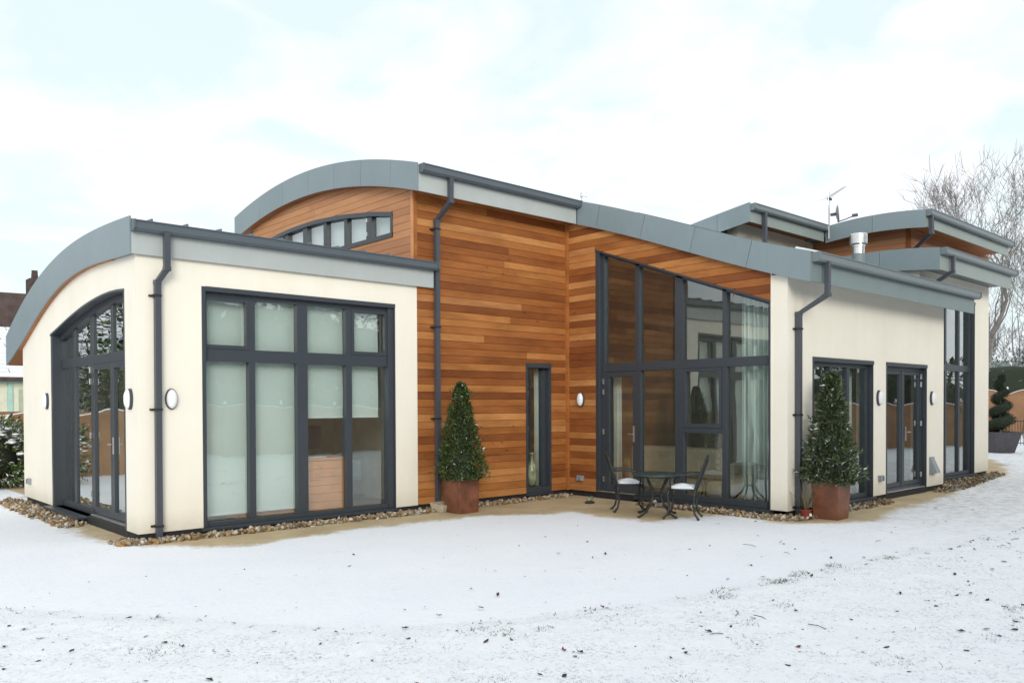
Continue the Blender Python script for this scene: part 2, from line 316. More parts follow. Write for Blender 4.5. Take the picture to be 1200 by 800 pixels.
def empty(name, loc, rz=0.0):
    o = bpy.data.objects.new(name, None); o.empty_display_size = 0.2; o.location = loc; o.rotation_euler = (0, 0, rz); COL.objects.link(o); return o
def copy_tree(o, parent=None):
    c = o.copy(); COL.objects.link(c); c.parent = parent
    for ch in list(o.children): copy_tree(ch, c)
    return c

# ------------------------------------------------------------------ ground
ground = MB(); ground.add([(-400, -300, -0.16), (900, -300, -0.16), (900, 900, -0.16), (-400, 900, -0.16)], [(0, 1, 2, 3)])
tag(ground.obj('ground', 'snow'), kind='structure')
sand_edge = [(0.25, 7.0), (0.2, 2.6), (-0.22, 1.9), (-0.34, 1.2), (-0.25, 0.4), (-0.05, -0.05), (0.04, -0.40), (0.52, -0.80), (1.0, -1.12), (1.73, -1.12), (2.66, -0.9), (3.5, -0.93), (4.3, -1.1), (4.8, -1.18), (5.4, -1.47), (6.1, -1.7), (6.0, -2.5), (6.2, -3.25),
             (7.15, -3.5), (7.6, -3.9), (7.5, -4.8), (7.8, -5.2), (8.1, -5.35), (8.8, -5.45), (9.6, -5.3), (10.6, -5.2), (11.6, -5.12), (12.9, -4.98), (14.3, -4.72), (16.8, -4.43), (18.9, -4.15), (21.7, -3.35), (24.3, -2.0)]
SE = np.array(sand_edge)
def poly_dist(P, L):
    """signed distance of points P to the open polyline L; positive on the right-hand (garden) side"""
    best = np.full(len(P), 1e9); sg = np.ones(len(P))
    for i in range(len(L) - 1):
        a, b = L[i], L[i + 1]; ab = b - a; t = np.clip(((P - a) @ ab) / (ab @ ab), 0, 1); q = a + t[:, None] * ab
        d = np.hypot(*(P - q).T); cr_ = ab[0] * (P[:, 1] - a[1]) - ab[1] * (P[:, 0] - a[0])
        mk = d < best - 1e-6; best[mk] = d[mk]; sg[mk] = np.where(cr_[mk] < 0, 1, -1)
    return best * sg
def grid(name, mat, x0, x1, y0, y1, st, zf, colf=None, keep=None, kind='structure'):
    xs = np.arange(x0, x1 + 1e-6, st); ys = np.arange(y0, y1 + 1e-6, st); X, Y = np.meshgrid(xs, ys)
    P = np.stack([X.ravel(), Y.ravel()], 1); Z = zf(P); nx = len(xs); ny = len(ys)
    i = np.arange(nx * ny).reshape(ny, nx); q = np.stack([i[:-1, :-1], i[:-1, 1:], i[1:, 1:], i[1:, :-1]], -1).reshape(-1, 4)
    if keep is not None:
        k = keep(P); q = q[k[q].all(axis=1)]
    me = bpy.data.meshes.new(name); me.vertices.add(len(P)); me.vertices.foreach_set('co', np.column_stack([P, Z]).astype(np.float32).ravel())
    me.loops.add(q.size); me.loops.foreach_set('vertex_index', q.ravel().astype(np.int32)); me.polygons.add(len(q))
    me.polygons.foreach_set('loop_start', np.arange(0, q.size, 4, dtype=np.int32)); me.polygons.foreach_set('use_smooth', np.ones(len(q), dtype=bool)); me.update(calc_edges=True)
    if colf is not None:
        ca = me.color_attributes.new('Col', 'FLOAT_COLOR', 'POINT'); c = colf(P); ca.data.foreach_set('color', np.column_stack([c, c, c, np.ones(len(P))]).astype(np.float32).ravel())
    me.materials.append(M[mat]); o = bpy.data.objects.new(name, me); COL.objects.link(o); tag(o, kind=kind); return o
def wob(P, a, b, s): return np.sin(P[:, 0] * a + s) * np.cos(P[:, 1] * b + s * 1.7)
def bare(P):   # 0 inside the bare strip, 1 on the snow
    d = poly_dist(P, SE) + 0.10 * wob(P, 2.3, 2.9, 0.4) + 0.05 * wob(P, 6.1, 5.3, 1.9)
    t = np.clip((d + 0.28) / 0.62, 0, 1); return t * t * (3 - 2 * t)
grid('patio', 'patio', -14, 34, -8.2, 11, 0.1, lambda P: -0.10 + 0.008 * wob(P, 0.6, 0.8, 1) * bare(P), bare)
lawn_edge = np.array([(-14, 10.9), (-9, 3), (-5.2, -0.6), (-3, -1.9), (-2.0, -2.72), (-1.5, -3.35), (-1.03, -4.0), (-0.61, -4.69), (-0.18, -5.24), (0.33, -5.66), (0.97, -5.96), (1.67, -6.2), (2.6, -6.45), (3.73, -6.6), (5.4, -6.75), (7.1, -6.96), (9.3, -7.27), (14, -7.6), (24, -7.2), (40, -4)])
LE = lawn_edge
def lz(P):
    d = poly_dist(P, LE); h = np.clip(d / 0.35, 0, 1); n = 0.5 + 0.5 * wob(P, 7.3, 8.1, 0.3); n2 = 0.5 + 0.5 * wob(P, 21.7, 18.9, 2.1)
    rn = rng.random(len(P))
    return -0.094 + h * (0.008 + 0.006 * n + 0.006 * n2 + 0.012 * rn)
grid('lawn', 'lawn', -10, 16, -13, 1.0, 0.05, lz, None, lambda P: poly_dist(P, LE) > 0.03 * wob(P, 9, 8, 1))
def lz2(P): return np.full(len(P), -0.088)
grid('lawn', 'lawn', -40, 60, -40, 11, 0.5, lambda P: np.full(len(P), -0.112), None, lambda P: (poly_dist(P, LE) > 0.3) & ~((P[:, 0] > -9.9) & (P[:, 0] < 15.9) & (P[:, 1] > -12.9) & (P[:, 1] < 0.9)))

# grass poking through and fallen leaves: too many to count
gb = MB(); tries = 0
cnt = 0
while cnt < 900:
    x = random.uniform(-3.4, 9.5); y = random.uniform(-10.2, -2.6)
    P = np.array([[x, y]]); d = poly_dist(P, LE)[0]
    if d < 0.02: continue
    cnt += 1; big = random.random() < 0.08; nb = random.randint(22, 60) if big else random.randint(3, 8); rr = random.uniform(.06, .13) if big else 0.035
    for _ in range(nb):
        a = random.uniform(0, 6.28); r = rr * random.random() ** 0.5; bx = x + math.cos(a) * r * 1.3; by = y + math.sin(a) * r; h = random.uniform(0.006, 0.02) + (0.010 if big else 0)
        la = random.uniform(0, 6.28); ln = random.uniform(0.02, 0.06); wd = 0.004
        gx, gy = -math.sin(la) * wd, math.cos(la) * wd; c = random.uniform(0.6, 1.3)
        gb.add([(bx - gx, by - gy, -0.085), (bx + gx, by + gy, -0.085), (bx + math.cos(la) * ln, by + math.sin(la) * ln, -0.085 + h)], [(0, 1, 2)], (0.12 * c, 0.145 * c, 0.11 * c))
tag(gb.obj('grass', 'leaf_dull', recalc=False), kind='stuff')
lf = MB(); cnt = 0
while cnt < 760:
    x = random.uniform(-3.4, 11); y = random.uniform(-10.2, -2.0); d = poly_dist(np.array([[x, y]]), LE)[0]
    if d < 0.0 and random.random() > 0.16: continue
    if d < 0.0 and (y > -2.5 and x > -0.6): continue
    cnt += 1; s = random.uniform(0.006, 0.014) if random.random() < .5 else random.uniform(.014, .032); a = random.uniform(0, 6.28); ca, sa = math.cos(a), math.sin(a); z = -0.075 if d > 0 else -0.093
    pts = [(-1, 0, 0), (-0.2, -0.55, 0.25), (0.9, -0.1, 0.1), (1.2, 0.1, 0.5), (0.1, 0.6, 0.3)]
    pts = [(x + s * (px * ca - py * sa), y + s * (px * sa + py * ca), z + s * (pz + random.uniform(-0.1, 0.3))) for px, py, pz in pts]
    c = random.choice([(0.16, 0.055, 0.04), (0.09, 0.05, 0.05), (0.055, 0.045, 0.055), (0.05, .05, .045)])
    lf.add(pts, [(0, 1, 2), (0, 2, 4), (2, 3, 4)], c)
for k in range(14):
    x = random.uniform(-2, 9); y = random.uniform(-9.5, -5.5)
    a = random.uniform(0, 3.14); L = random.uniform(0.06, 0.2)
    lf2 = MB()
    v0 = len(lf.v); lf.tube([(x, y, -0.07), (x + math.cos(a) * L * .5, y + math.sin(a) * L * .5, -0.066), (x + math.cos(a + .2) * L, y + math.sin(a + .2) * L, -0.07)], 0.003, 4); lf.c += [(0.06, 0.045, 0.035)] * (len(lf.f) - len(lf.c))
tag(lf.obj('fallen_leaves', 'leaf_dull', recalc=False), kind='stuff')

# pebble strips against the walls
ico = bmesh.new(); bmesh.ops.create_icosphere(ico, subdivisions=2, radius=1.0)
IV = [v.co.copy() for v in ico.verts]; IF = [tuple(v.index for v in f.verts) for f in ico.faces]; ico.free()
ico = bmesh.new(); bmesh.ops.create_icosphere(ico, subdivisions=1, radius=1.0)
IV1 = [v.co.copy() for v in ico.verts]; IF1 = [tuple(v.index for v in f.verts) for f in ico.faces]; ico.free()
pb = MB()
PC = [(0.40, 0.27, 0.14), (0.48, 0.41, 0.30), (0.32, 0.22, 0.12), (0.56, 0.52, 0.44), (0.28, 0.24, 0.18), (0.44, 0.33, 0.19), (0.24, 0.16, 0.09), (0.62, 0.58, 0.50), (0.36, 0.20, 0.09)]
def pebbles(poly, n, zt=0.03, br=1.0):
    xs = [p[0] for p in poly]; ys = [p[1] for p in poly]; k = 0
    def inside(x, y):
        c = False; j = len(poly) - 1
        for i in range(len(poly)):
            (xi, yi), (xj, yj) = poly[i], poly[j]
            if (yi > y) != (yj > y) and x < (xj - xi) * (y - yi) / (yj - yi) + xi: c = not c
            j = i
        return c
    while k < n:
        x = random.uniform(min(xs), max(xs)); y = random.uniform(min(ys), max(ys))
        if not inside(x, y): continue
        k += 1; s = random.uniform(0.020, 0.048); q = Matrix.Rotation(random.uniform(0, 6.28), 3, Vector((random.random(), random.random(), random.random())).normalized())
        e = (s * random.uniform(0.8, 1.3), s * random.uniform(0.6, 1.0), s * random.uniform(0.4, 0.7)); f = random.uniform(0.9, 1.1)
        z = -0.10 + random.uniform(0.0, zt)
        c = random.choice(PC); g = random.uniform(0.45, 1.0) * br
        pb.add([Vector((x, y, z)) + Matrix.Rotation(random.uniform(-.4, .4), 3, 'X') @ (q @ Vector((v.x * e[0] * random.uniform(.85, 1.1), v.y * e[1], v.z * e[2]))) for v in IV1], IF1, tuple(a * g for a in c))
pebbles([(-0.03, 6.2), (-0.06, 1.95), (-0.40, 2.0), (-0.50, 4.0), (-0.45, 6.2), (-0.2, 6.6)], 620, 0.05)
pebbles([(-0.05, 0.25), (-0.3, 0.2), (-0.3, -0.15), (-0.05, -0.30), (4.3, -0.33), (4.3, -0.03), (0, -0.03)], 900, 0.04)
pebbles([(4.3, -0.03), (4.3, -0.30), (7.5, -0.30), (7.78, -0.2), (7.78, -0.03)], 560, 0.04)
pebbles([(7.8, -1.95), (7.50, -1.9), (7.48, -4.6), (7.62, -4.85), (7.95, -4.85), (7.9, -4.56), (7.8, -4.5)], 620, 0.05)
pebbles([(8.0, -4.6), (8.0, -4.88), (10.9, -4.88), (11.2, -4.6)], 420, 0.04, .85)
pebbles([(13.2, -4.58), (13.2, -4.9), (14.3, -4.9), (18.2, -4.38), (19.0, -3.9), (18.2, -4.08), (14.1, -4.1), (14.0, -4.56)], 620, 0.05, .7)
tag(pb.obj('pebbles', 'pebble', recalc=False, smooth=True), kind='stuff')

# ------------------------------------------------------------------ house
house = empty('house', (0, 0, 0)); tag(house, 'modern single storey house with curved grey zinc roofs, cream rendered walls and cedar cladding', 'house')
def fit(pts, deg): 
    c = np.polyfit([p[0] for p in pts], [p[1] for p in pts], deg); return lambda v: float(np.polyval(c, v))
top1 = fit([(-.07, 3.97), (.85, 4.027), (1.84, 4.032), (2.97, 3.974), (3.73, 3.905), (4.62, 3.752), (5.49, 3.511), (6.16, 3.299), (7.04, 2.971)], 4)
bot1 = fit([(-.06, 3.54), (1.1, 3.595), (2.0, 3.60), (2.9, 3.55), (3.36, 3.486), (4.1, 3.322), (5.04, 3.066), (5.85, 2.787), (7.10, 2.43)], 4)
top2 = fit([(-4.95, 3.81), (-4.0, 4.12), (-2.96, 4.49), (-2, 4.838), (-1.53, 4.99), (-.85, 5.222), (-.389, 5.405), (.412, 5.626), (1.318, 5.799), (2.231, 5.933), (3.171, 6.01), (4.241, 6.018), (5.39, 5.896), (6.445, 5.70)], 5)
bot2 = lambda v: top2(v) - (0.408 + (0.004 * v if v > 0 else 0))
top4 = lambda v: 5.67 - .14 * (v + 1.81) - .01 * (v + 1.81) ** 2
top5 = lambda v: 5.695 - .06 * (v + 2.95) ** 2 if v < 1 else 4.76 - .45 * (v - 1)
top6 = fit([(-4.5, 4.70), (-3.95, 4.75), (-3.26, 4.79), (-2.9, 4.79), (-2.2, 4.76)], 2)

def slab(name, mat, u0, u1, v0, v1, tf, bf, parent, n=24):
    """solid roof: profile in v-z, extruded along u"""
    vs = np.linspace(v0, v1, n); b = MB()
    L = [(u0, v, tf(v)) for v in vs] + [(u0, v, bf(v)) for v in vs[::-1]]
    nn = len(L); k = len(vs); P = L + [(u1, y, z) for _, y, z in L]; fs = []
    for i in range(k - 1): fs += [(i, i + 1, nn - 2 - i, nn - 1 - i), (nn + i + 1, nn + i, 2 * nn - 1 - i, 2 * nn - 2 - i)]
    for i in range(nn): fs.append((i, (i + 1) % nn, (i + 1) % nn + nn, i + nn))
    b.add(P, fs); return b.obj(name, mat, parent)
def verge(u, t, vb, tf, bf, parent, mat='zinc', gap=0.004, rake=0.8, name='fascia_panel', n=7):
    """curved fascia panels butted along the breakpoints vb, standing at u (outer face) with thickness t"""
    for i in range(len(vb) - 1):
        a, c = vb[i] + (gap if i else 0), vb[i + 1] - gap; b = MB(); tp = []; bt = []
        for q in np.linspace(0, 1, n):
            v = a + (c - a) * q; sl = (tf(v + .01) - tf(v - .01)) / .02; h = tf(v) - bf(v)
            dv = h * sl * rake
            e = 0 if (i == 0) and q == 0 and rake else 1
            vv = v + dv
            if i == 0: vv = v + dv * min(1, q * 1.0 + (0 if q == 0 else 0))
            if i == len(vb) - 2 : vv = v + dv * (1 - q) if len(vb) > 2 else v + dv * (1 - q) * (q if i == 0 else 1)
            tp.append((u, v, tf(v) + 0.025)); bt.append((u, vv, bf(vv) - 0.012))
        P = tp + bt; P2 = [(x + t, y, z) for x, y, z in P]; fs = []
        for k in range(n - 1):
            fs += [(k, k + 1, n + k + 1, n + k), (2 * n + k + 1, 2 * n + k, 3 * n + k, 3 * n + k + 1), (k + 1, k, 2 * n + k, 2 * n + k + 1), (n + k, n + k + 1, 3 * n + k + 1, 3 * n + k)]
        fs += [(0, n, 3 * n, 2 * n), (n - 1, 3 * n - 1, 4 * n - 1, 2 * n - 1)]
        b.add(P + P2, fs); b.obj(name, mat, parent)
def seams(u0, u1, v0, v1, tf, parent, st=0.45):
    b = MB(); vs = np.linspace(v0, v1, 16)
    for u in np.arange(u0 + 0.3, u1 - 0.1, st): 
        tp = [(u, v, tf(v) + 0.035) for v in vs]; bt = [(u, v, tf(v) - 0.01) for v in vs]; P = tp + bt; n = len(vs); P2 = [(x + .02, y, z) for x, y, z in P]
        fs = []
        for k in range(n - 1): fs += [(k, k + 1, n + k + 1, n + k), (2 * n + k + 1, 2 * n + k, 3 * n + k, 3 * n + k + 1), (k + 1, k, 2 * n + k, 2 * n + k + 1)]
        fs += [(0, n, 3 * n, 2 * n), (n - 1, 3 * n - 1, 4 * n - 1, 2 * n - 1)]
        b.add(P + P2, fs)
    o = b.obj('standing_seams', 'zinc_dark', parent); o['kind'] = 'stuff'
def snow_cover(u0, u1, v0, v1, tf, parent, dens=0.6, st=0.45, th=.02):
    b = MB()
    for u in np.arange(u0 + 0.3, u1 - 0.1, st):
        y = v0
        while y < v1:
            L = random.uniform(0.4, 1.6)
            if random.random() < dens:
                a, c = u + 0.03, u + st - 0.02; y1 = min(y + L, v1)
                P = [(a, y, tf(y) + .004), (c, y, tf(y) + .004), (c, y1, tf(y1) + .004), (a, y1, tf(y1) + .004)]
                P += [(a + .02, y + .02, tf(y) + th), (c - .02, y + .02, tf(y) + th), (c - .02, y1 - .02, tf(y1) + th), (a + .02, y1 - .02, tf(y1) + th)]
                b.add(P, [(4, 5, 6, 7), (0, 1, 5, 4), (1, 2, 6, 5), (2, 3, 7, 6), (3, 0, 4, 7)])
            y += L
    o = b.obj('snow_patches', 'snow', parent); o['kind'] = 'stuff'
def gutter(u0, u1, v, z, parent, w=0.115, h=0.115, mat='gutter'):
    """box gutter with a hollow top, rolled front lip and stop ends; front face at v-w"""
    b = MB(); t = 0.012
    prof = [(v, z), (v, z - h), (v - w * .8, z - h), (v - w, z - h * .75), (v - w, z), (v - w - .012, z), (v - w - .012, z + .015), (v - w + t, z + .015), (v - w + t, z - h * .7), (v - w * .75, z - h + t), (v - t, z - h + t), (v - t, z)]
    b.prism([(u0, y, q) for y, q in prof], (1, 0, 0), u1 - u0)
    for uu in (u0, u1 - .02):
        b.prism([(uu - .003, y, q) for y, q in [(v, z + .005), (v, z - h - .005), (v - w * .8, z - h - .005), (v - w - .016, z - h * .75), (v - w - .016, z + .018), (v - .01, z + .018)]], (1, 0, 0), 0.026)
    o = b.obj('gutter', mat, parent)
    br = MB()
    for uu in np.arange(u0 + .5, u1, 0.9): br.box(uu, uu + .02, v - w - .017, v, z - h - .006, z - h - .001)
    return o
def fascia(u0, u1, v, t, z0, z1, mat, parent):
    b = MB(); b.box(u0, u1, v, v + t, z0, z1); return b.obj('fascia_board', mat, parent)

# --- wing roof
r1 = slab('roof', 'zinc_dark', -0.07, 4.262, -0.02, 7.12, top1, bot1, house)
verge(-0.088, 0.022, [-0.06, 3.6, 7.13], top1, bot1, r1, rake=0.0, gap=0.0015, n=16)
slab('soffit', 'soffit', -0.064, -0.001, 0.8, 6.185, lambda v: bot1(v) + .004, lambda v: bot1(v) - .008, r1, 22)
slab('soffit', 'soffit', -0.062, 4.2, 6.19, 7.08, lambda v: bot1(v) - 0.0, lambda v: bot1(v) - 0.025, r1, 6)
fascia(-0.066, 4.63, -0.062, 0.04, 3.535, 3.945, 'fascia_pale', r1)
gutter(-0.07, 4.66, -0.064, 3.925, r1)
seams(-0.1, 4.2, 0.0, 7.0, top1, r1); snow_cover(-0.1, 4.2, 0.1, 6.9, top1, r1, 0.35)
b = MB(); b.box(-0.07, 4.262, 7.121, 7.15, 2.44, 2.93); b.obj('fascia_board', 'zinc_dark', r1)
b = MB(); b.box(4.262, 4.63, -0.03, 0.0, 3.56, 3.96); b.obj('fascia_end', 'zinc_dark', r1)
# --- main roof, in three runs of one profile
b = MB()
r2 = slab('roof', 'zinc_dark', 4.152, 7.79, -0.29, 6.45, top2, bot2, house)
slab('soffit', 'soffit', 4.152, 4.285, -.28, 6.4, lambda v: bot2(v) + .004, lambda v: bot2(v) - .008, r2, 24)
verge(4.13, 0.02, [-0.322, .412, 1.318, 2.231, 3.171, 4.2, 5.25, 6.46], top2, bot2, r2, rake=0.35)
slab('soffit', 'soffit', 4.29, 7.77, -.285, .0, lambda v: bot2(v) + .004, lambda v: bot2(v) - .008, r2, 4)
fascia(4.152, 7.76, -0.322, 0.03, 4.99, 5.38, 'fascia_pale', r2)
gutter(4.16, 7.79, -0.324, 5.385, r2)
seams(4.2, 7.7, -0.28, 6.4, top2, r2); snow_cover(4.2, 7.7, 0.2, 6.3, top2, r2, 0.4)
r3 = slab('roof', 'zinc_dark', 7.795, 11.25, -4.93, 6.45, top2, bot2, house, 40)
slab('roof_lower_run', 'zinc_dark', 11.252, 14.37, -4.93, -1.45, top2, bot2, r3, 14)
verge(7.775, 0.02, [-4.95, -4.0, -2.96, -1.93, -0.90, -0.325], top2, bot2, r3, rake=0.8)
fascia(7.78, 14.39, -4.962, 0.03, 3.40, 3.795, 'fascia_mid', r3)
gutter(7.80, 14.42, -4.964, 3.80, r3, mat='gutter_pale')
seams(7.8, 14.3, -4.93, -1.5, top2, r3); snow_cover(7.8, 14.3, -4.93, -4.5, top2, r3, 0.9, th=.065); snow_cover(7.8, 11.2, -3.5, 6.2, top2, r3, .4)
b = MB(); b.prism([(14.371, v, top2(v)) for v in np.linspace(-4.93, -4.1, 5)] + [(14.371, v, bot2(v)) for v in np.linspace(-4.1, -4.93, 5)], (1, 0, 0), .018); b.obj('fascia_end', 'zinc', r3)
# --- roofs of the rear and right-hand blocks
r4 = slab('roof', 'zinc_dark', 11.30, 14.42, -1.78, 6.5, top4, lambda v: min(5.44, top4(v) - .10), house, 12)
verge(11.278, 0.02, [-1.82, -1.05, 0.0, 1.2], top4, lambda v: top4(v) - .355, r4, rake=0.0)
fascia(11.29, 14.40, -1.812, 0.03, 5.305, 5.63, 'fascia_sage', r4); gutter(11.30, 14.41, -1.813, 5.65, r4, mat='gutter_pale')
slab('soffit', 'soffit', 11.31, 14.42, -1.77, -1.31, lambda v: 5.438, lambda v: 5.42, r4, 4)
r5 = slab('roof', 'zinc_dark', 14.45, 19.68, -3.97, 6.5, top5, lambda v: min(5.42, top5(v) - .12), house, 20)
verge(14.43, 0.02, [-4.01, -2.9, -1.83], top5, lambda v: top5(v) - .335, r5, rake=0.0)
fascia(14.44, 19.70, -4.002, 0.03, 5.305, 5.60, 'fascia_sage', r5); gutter(14.46, 19.78, -4.003, 5.64, r5, mat='gutter_pale')
slab('soffit', 'soffit', 14.46, 19.66, -3.96, -1.82, lambda v: 5.418, lambda v: 5.40, r5, 4)
seams(14.5, 19.6, -3.95, 0, top5, r5); snow_cover(14.5, 19.6, -3.96, -3.2, top5, r5, .3, th=.04)
r6 = slab('roof', 'zinc_dark', 13.87, 18.20, -4.47, -2.2, top6, lambda v: 4.375, house, 12)
b = MB()
verge(13.85, 0.02, [-4.505, -3.31, -2.2], top6, lambda v: top6(v) - .41, r6, rake=0.0)
fascia(13.86, 18.20, -4.502, 0.03, 4.285, 4.66, 'fascia_sage', r6); gutter(13.88, 18.30, -4.503, 4.70, r6, mat='gutter_pale')
seams(13.9, 18.1, -4.45, -3.5, top6, r6); snow_cover(13.9, 18.1, -4.46, -3.55, top6, r6, 0.5, th=.05)

# --- walls
def wallp(name, loop, d, t, mat='render'):
    return MB().prism(loop, d, t).obj(name, mat, house)
arc = [(.448, 3.150), (.75, 3.170), (1.05, 3.178), (1.35, 3.172), (1.65, 3.158), (2.0, 3.132), (2.35, 3.098), (2.7, 3.052), (3.05, 3.0), (3.4, 2.943), (3.8, 2.873), (4.21, 2.806)]
L = [(0, 0.0, 0.0), (0, .448, 0)] + [(0, v, z) for v, z in arc] + [(0, 4.21, 0), (0, 6.183, 0)] + [(0, v, bot1(v) + .03) for v in np.linspace(6.183, 0.0, 24)]
w_gable = wallp('wall', L, (1, 0, 0), 0.30)
L = [(.30, 0, 0), (.831, 0, 0), (.831, 0, 3.216), (3.908, 0, 3.216), (3.908, 0, 0), (4.337, 0, 0), (4.337, 0, 3.58), (.30, 0, 3.58)]
w_front = wallp('wall', L, (0, 1, 0), 0.30)
wallp('wall', [(0.3, 6.183, 0), (4.3, 6.183, 0), (4.3, 6.183, 2.75), (0.3, 6.183, 2.75)], (0, -1, 0), .28)
# cedar front wall backing
L = [(4.345, .03, -.0), (6.772, .03, 0), (6.772, .03, 2.37), (7.40, .03, 2.37), (7.40, .03, 0), (8.10, .03, 0), (8.10, .03, 5.13), (4.345, .03, 5.13)]
w_cedar = wallp('wall', L, (0, 1, 0), 0.25, 'plinth')
garc = [(.605, 4.835), (1.25, 4.948), (2.24, 5.068), (3.17, 5.135), (4.0, 5.14), (4.6, 5.115), (5.1, 5.06), (5.3, 4.98)]
L = [(4.31, 0.281, 3.2), (4.31, 5.9, 3.2)] + [(4.31, v, bot2(v) + .03) for v in np.linspace(5.9, 0.281, 18)]
w_upper = MB().prism_hole(L, [(4.31, 5.3, 4.43), (4.31, .605, 4.43)] + [(4.31, v, z) for v, z in garc], (1, 0, 0), .24).obj('wall', 'plinth', house)
wallp('wall', [(4.36, 0.29, 0), (4.36, 5.9, 0), (4.36, 5.9, 3.19), (4.36, 0.29, 3.19)], (1, 0, 0), .2, 'wall_in')
wallp('wall', [(4.36, 5.9, 0), (14.9, 5.9, 0), (14.9, 5.9, 5.7), (4.36, 5.9, 5.7)], (0, .3, 0), 1, 'render')
# window wall towards the terrace and its cream end pier
L = [(7.875, 0.029, 0), (7.875, -.695, 0), (7.875, -.695, 4.474), (7.875, -4.262, 3.193), (7.875, -4.262, 0), (7.875, -4.28, 0)] + [(7.875, v, bot2(v) + .02) for v in np.linspace(-4.28, .029, 16)]
w_bay = wallp('wall', L, (1, 0, 0), 0.22, 'plinth')
w_pier = MB().box(7.87, 8.12, -4.54, -4.28, 0, bot2(-4.5) + .03).obj('wall', 'render', house)
MB().box(7.866, 7.876, -4.282, -4.262, 0, 3.66).obj('corner_trim', 'render', w_pier)
L = [(8.12, -4.54, 0), (8.628, -4.54, 0), (8.628, -4.54, 2.352), (10.784, -4.54, 2.352), (10.784, -4.54, 0), (11.298, -4.54, 0), (11.298, -4.54, 2.353), (13.127, -4.54, 2.353), (13.127, -4.54, 0), (13.975, -4.54, 0), (13.975, -4.54, 3.54), (8.12, -4.54, 3.54)]
w_low = wallp('wall', L, (0, 1, 0), 0.30)
L = [(14.03, -4.05, 0), (14.90, -4.05, 0), (14.90, -4.05, 3.934), (17.205, -4.05, 3.934), (17.205, -4.05, 0), (18.13, -4.05, 0), (18.13, -4.05, 4.37), (14.03, -4.05, 4.37)]
w_tall = wallp('wall', L, (0, 1, 0), 0.30)
MB().box(14.03, 14.3, -3.75, -1.3, 3.0, 4.36).obj('wall', 'render', house)
MB().box(17.85, 18.13, -3.75, 5.9, 0, 4.3).obj('wall', 'render', house)
MB().box(11.64, 14.89, -1.311, -1.06, 4.0, 5.44).obj('wall', 'render', house)
MB().box(11.64, 11.85, -1.06, 1.5, 4.0, 4.98).obj('wall', 'render', house)
w_cl = MB().box(14.92, 15.1, -3.47, 5.0, 4.2, 5.0).box(14.92, 15.1, -3.47, -1.0, 5.0, 5.40).obj('wall', 'plinth', house)
w_cf = MB().box(15.1, 19.87, -3.47, -3.2, 4.2, 5.40).obj('wall', 'plinth', house)
MB().box(18.13, 19.84, -3.47, -3.2, 0, 4.2).obj('wall', 'render', house)
# black recessed base under all the walls
b = MB()
b.box(0.025, 0.2, 0.03, 6.1, -.13, 0).box(0.03, 4.3, 0.025, .2, -.13, 0).box(4.3, 7.9, 0.04, .2, -.13, 0).box(7.9, 8.0, -4.5, 0.04, -.13, 0).box(7.9, 13.95, -4.515, -4.3, -.13, 0).box(14, 18.1, -4.02, -3.8, -.13, 0).box(13.9, 14.05, -4.5, -4.02, -.13, 0)
b.obj('plinth', 'plinth', house)
# rooms behind the glass
def inner(*a, mat='wall_in', name='interior_wall'): return MB().box(*a).obj(name, mat, house)
inner(.31, 4.35, .31, 5.89, -.05, 0.012, mat='floor_in', name='interior_floor')
inner(4.36, 17.8, .29, 5.88, -.05, 0.010, mat='floor_in', name='interior_floor'); inner(8.10, 13.9, -4.23, .29, -.05, 0.010, mat='floor_in', name='interior_floor'); inner(14.05, 17.84, -3.74, .29, -.05, 0.010, mat='floor_in', name='interior_floor')
inner(8.15, 11.24, 1.7, 1.85, 0.01, 5.45); inner(11.24, 14.8, -1.4, -1.25, 0.01, 4.6); MB().prism([(10.95, -4.22, .011), (10.95, 1.69, .011)] + [(10.95, v, bot2(v) + .02) for v in np.linspace(1.69, -4.22, 12)], (1, 0, 0), .15).obj('interior_wall', 'wall_in', house); inner(13.85, 14.0, -4.22, 1.69, 0.01, 3.6)
inner(4.6, 8.1, 3.2, 3.35, .01, 5.2); inner(14.02, 17.84, -1.0, -0.9, .01, 4.2); inner(5.9, 6.05, 0.3, 3.19, .01, 4.9)
MB().box(3.28, 3.95, 5.82, 5.88, 0.015, 2.1).obj('interior_door', 'door_wood', house)

# --- cedar boards, one object each
def runs(x0, x1, z0, z1, bottom, top, holes, step=0.06):
    xs = set(np.round(np.arange(x0, x1, step), 4)) | {x0, x1}
    for h in holes: xs |= {h[0], h[1]}
    xs = sorted(x for x in xs if x0 <= x <= x1); out = []; cur = []
    for a, c in zip(xs[:-1], xs[1:]):
        if c - a < 1e-5: continue
        mid = (a + c) / 2; seg = []
        for x in (a, mid, c):
            lo = max(z0, bottom(x)); hi = min(z1, top(x)); seg.append([lo, hi])
        for h in holes:
            if h[0] - 1e-6 <= mid <= h[1] + 1e-6:
                for sgm, x in zip(seg, (a, mid, c)):
                    hl, hh = h[2](x), h[3](x)
                    if hl <= sgm[0] and hh >= sgm[1]: sgm[1] = sgm[0]
                    elif hl <= sgm[0] < hh: sgm[0] = hh
                    elif hl < sgm[1] <= hh: sgm[1] = hl
        ok = seg[1][1] - seg[1][0] > 0.008
        if ok:
            pa = (a, seg[0][0], max(seg[0][0] + .001, seg[0][1])); pc = (c, seg[2][0], max(seg[2][0] + .001, seg[2][1]))
            if cur and abs(cur[-1][0] - a) < 1e-6 and abs(cur[-1][1] - pa[1]) < .05 and abs(cur[-1][2] - pa[2]) < .05: cur.append(pc)
            else:
                if cur: out.append(cur)
                cur = [pa, pc]
        elif cur: out.append(cur); cur = []
    if cur: out.append(cur)
    return out
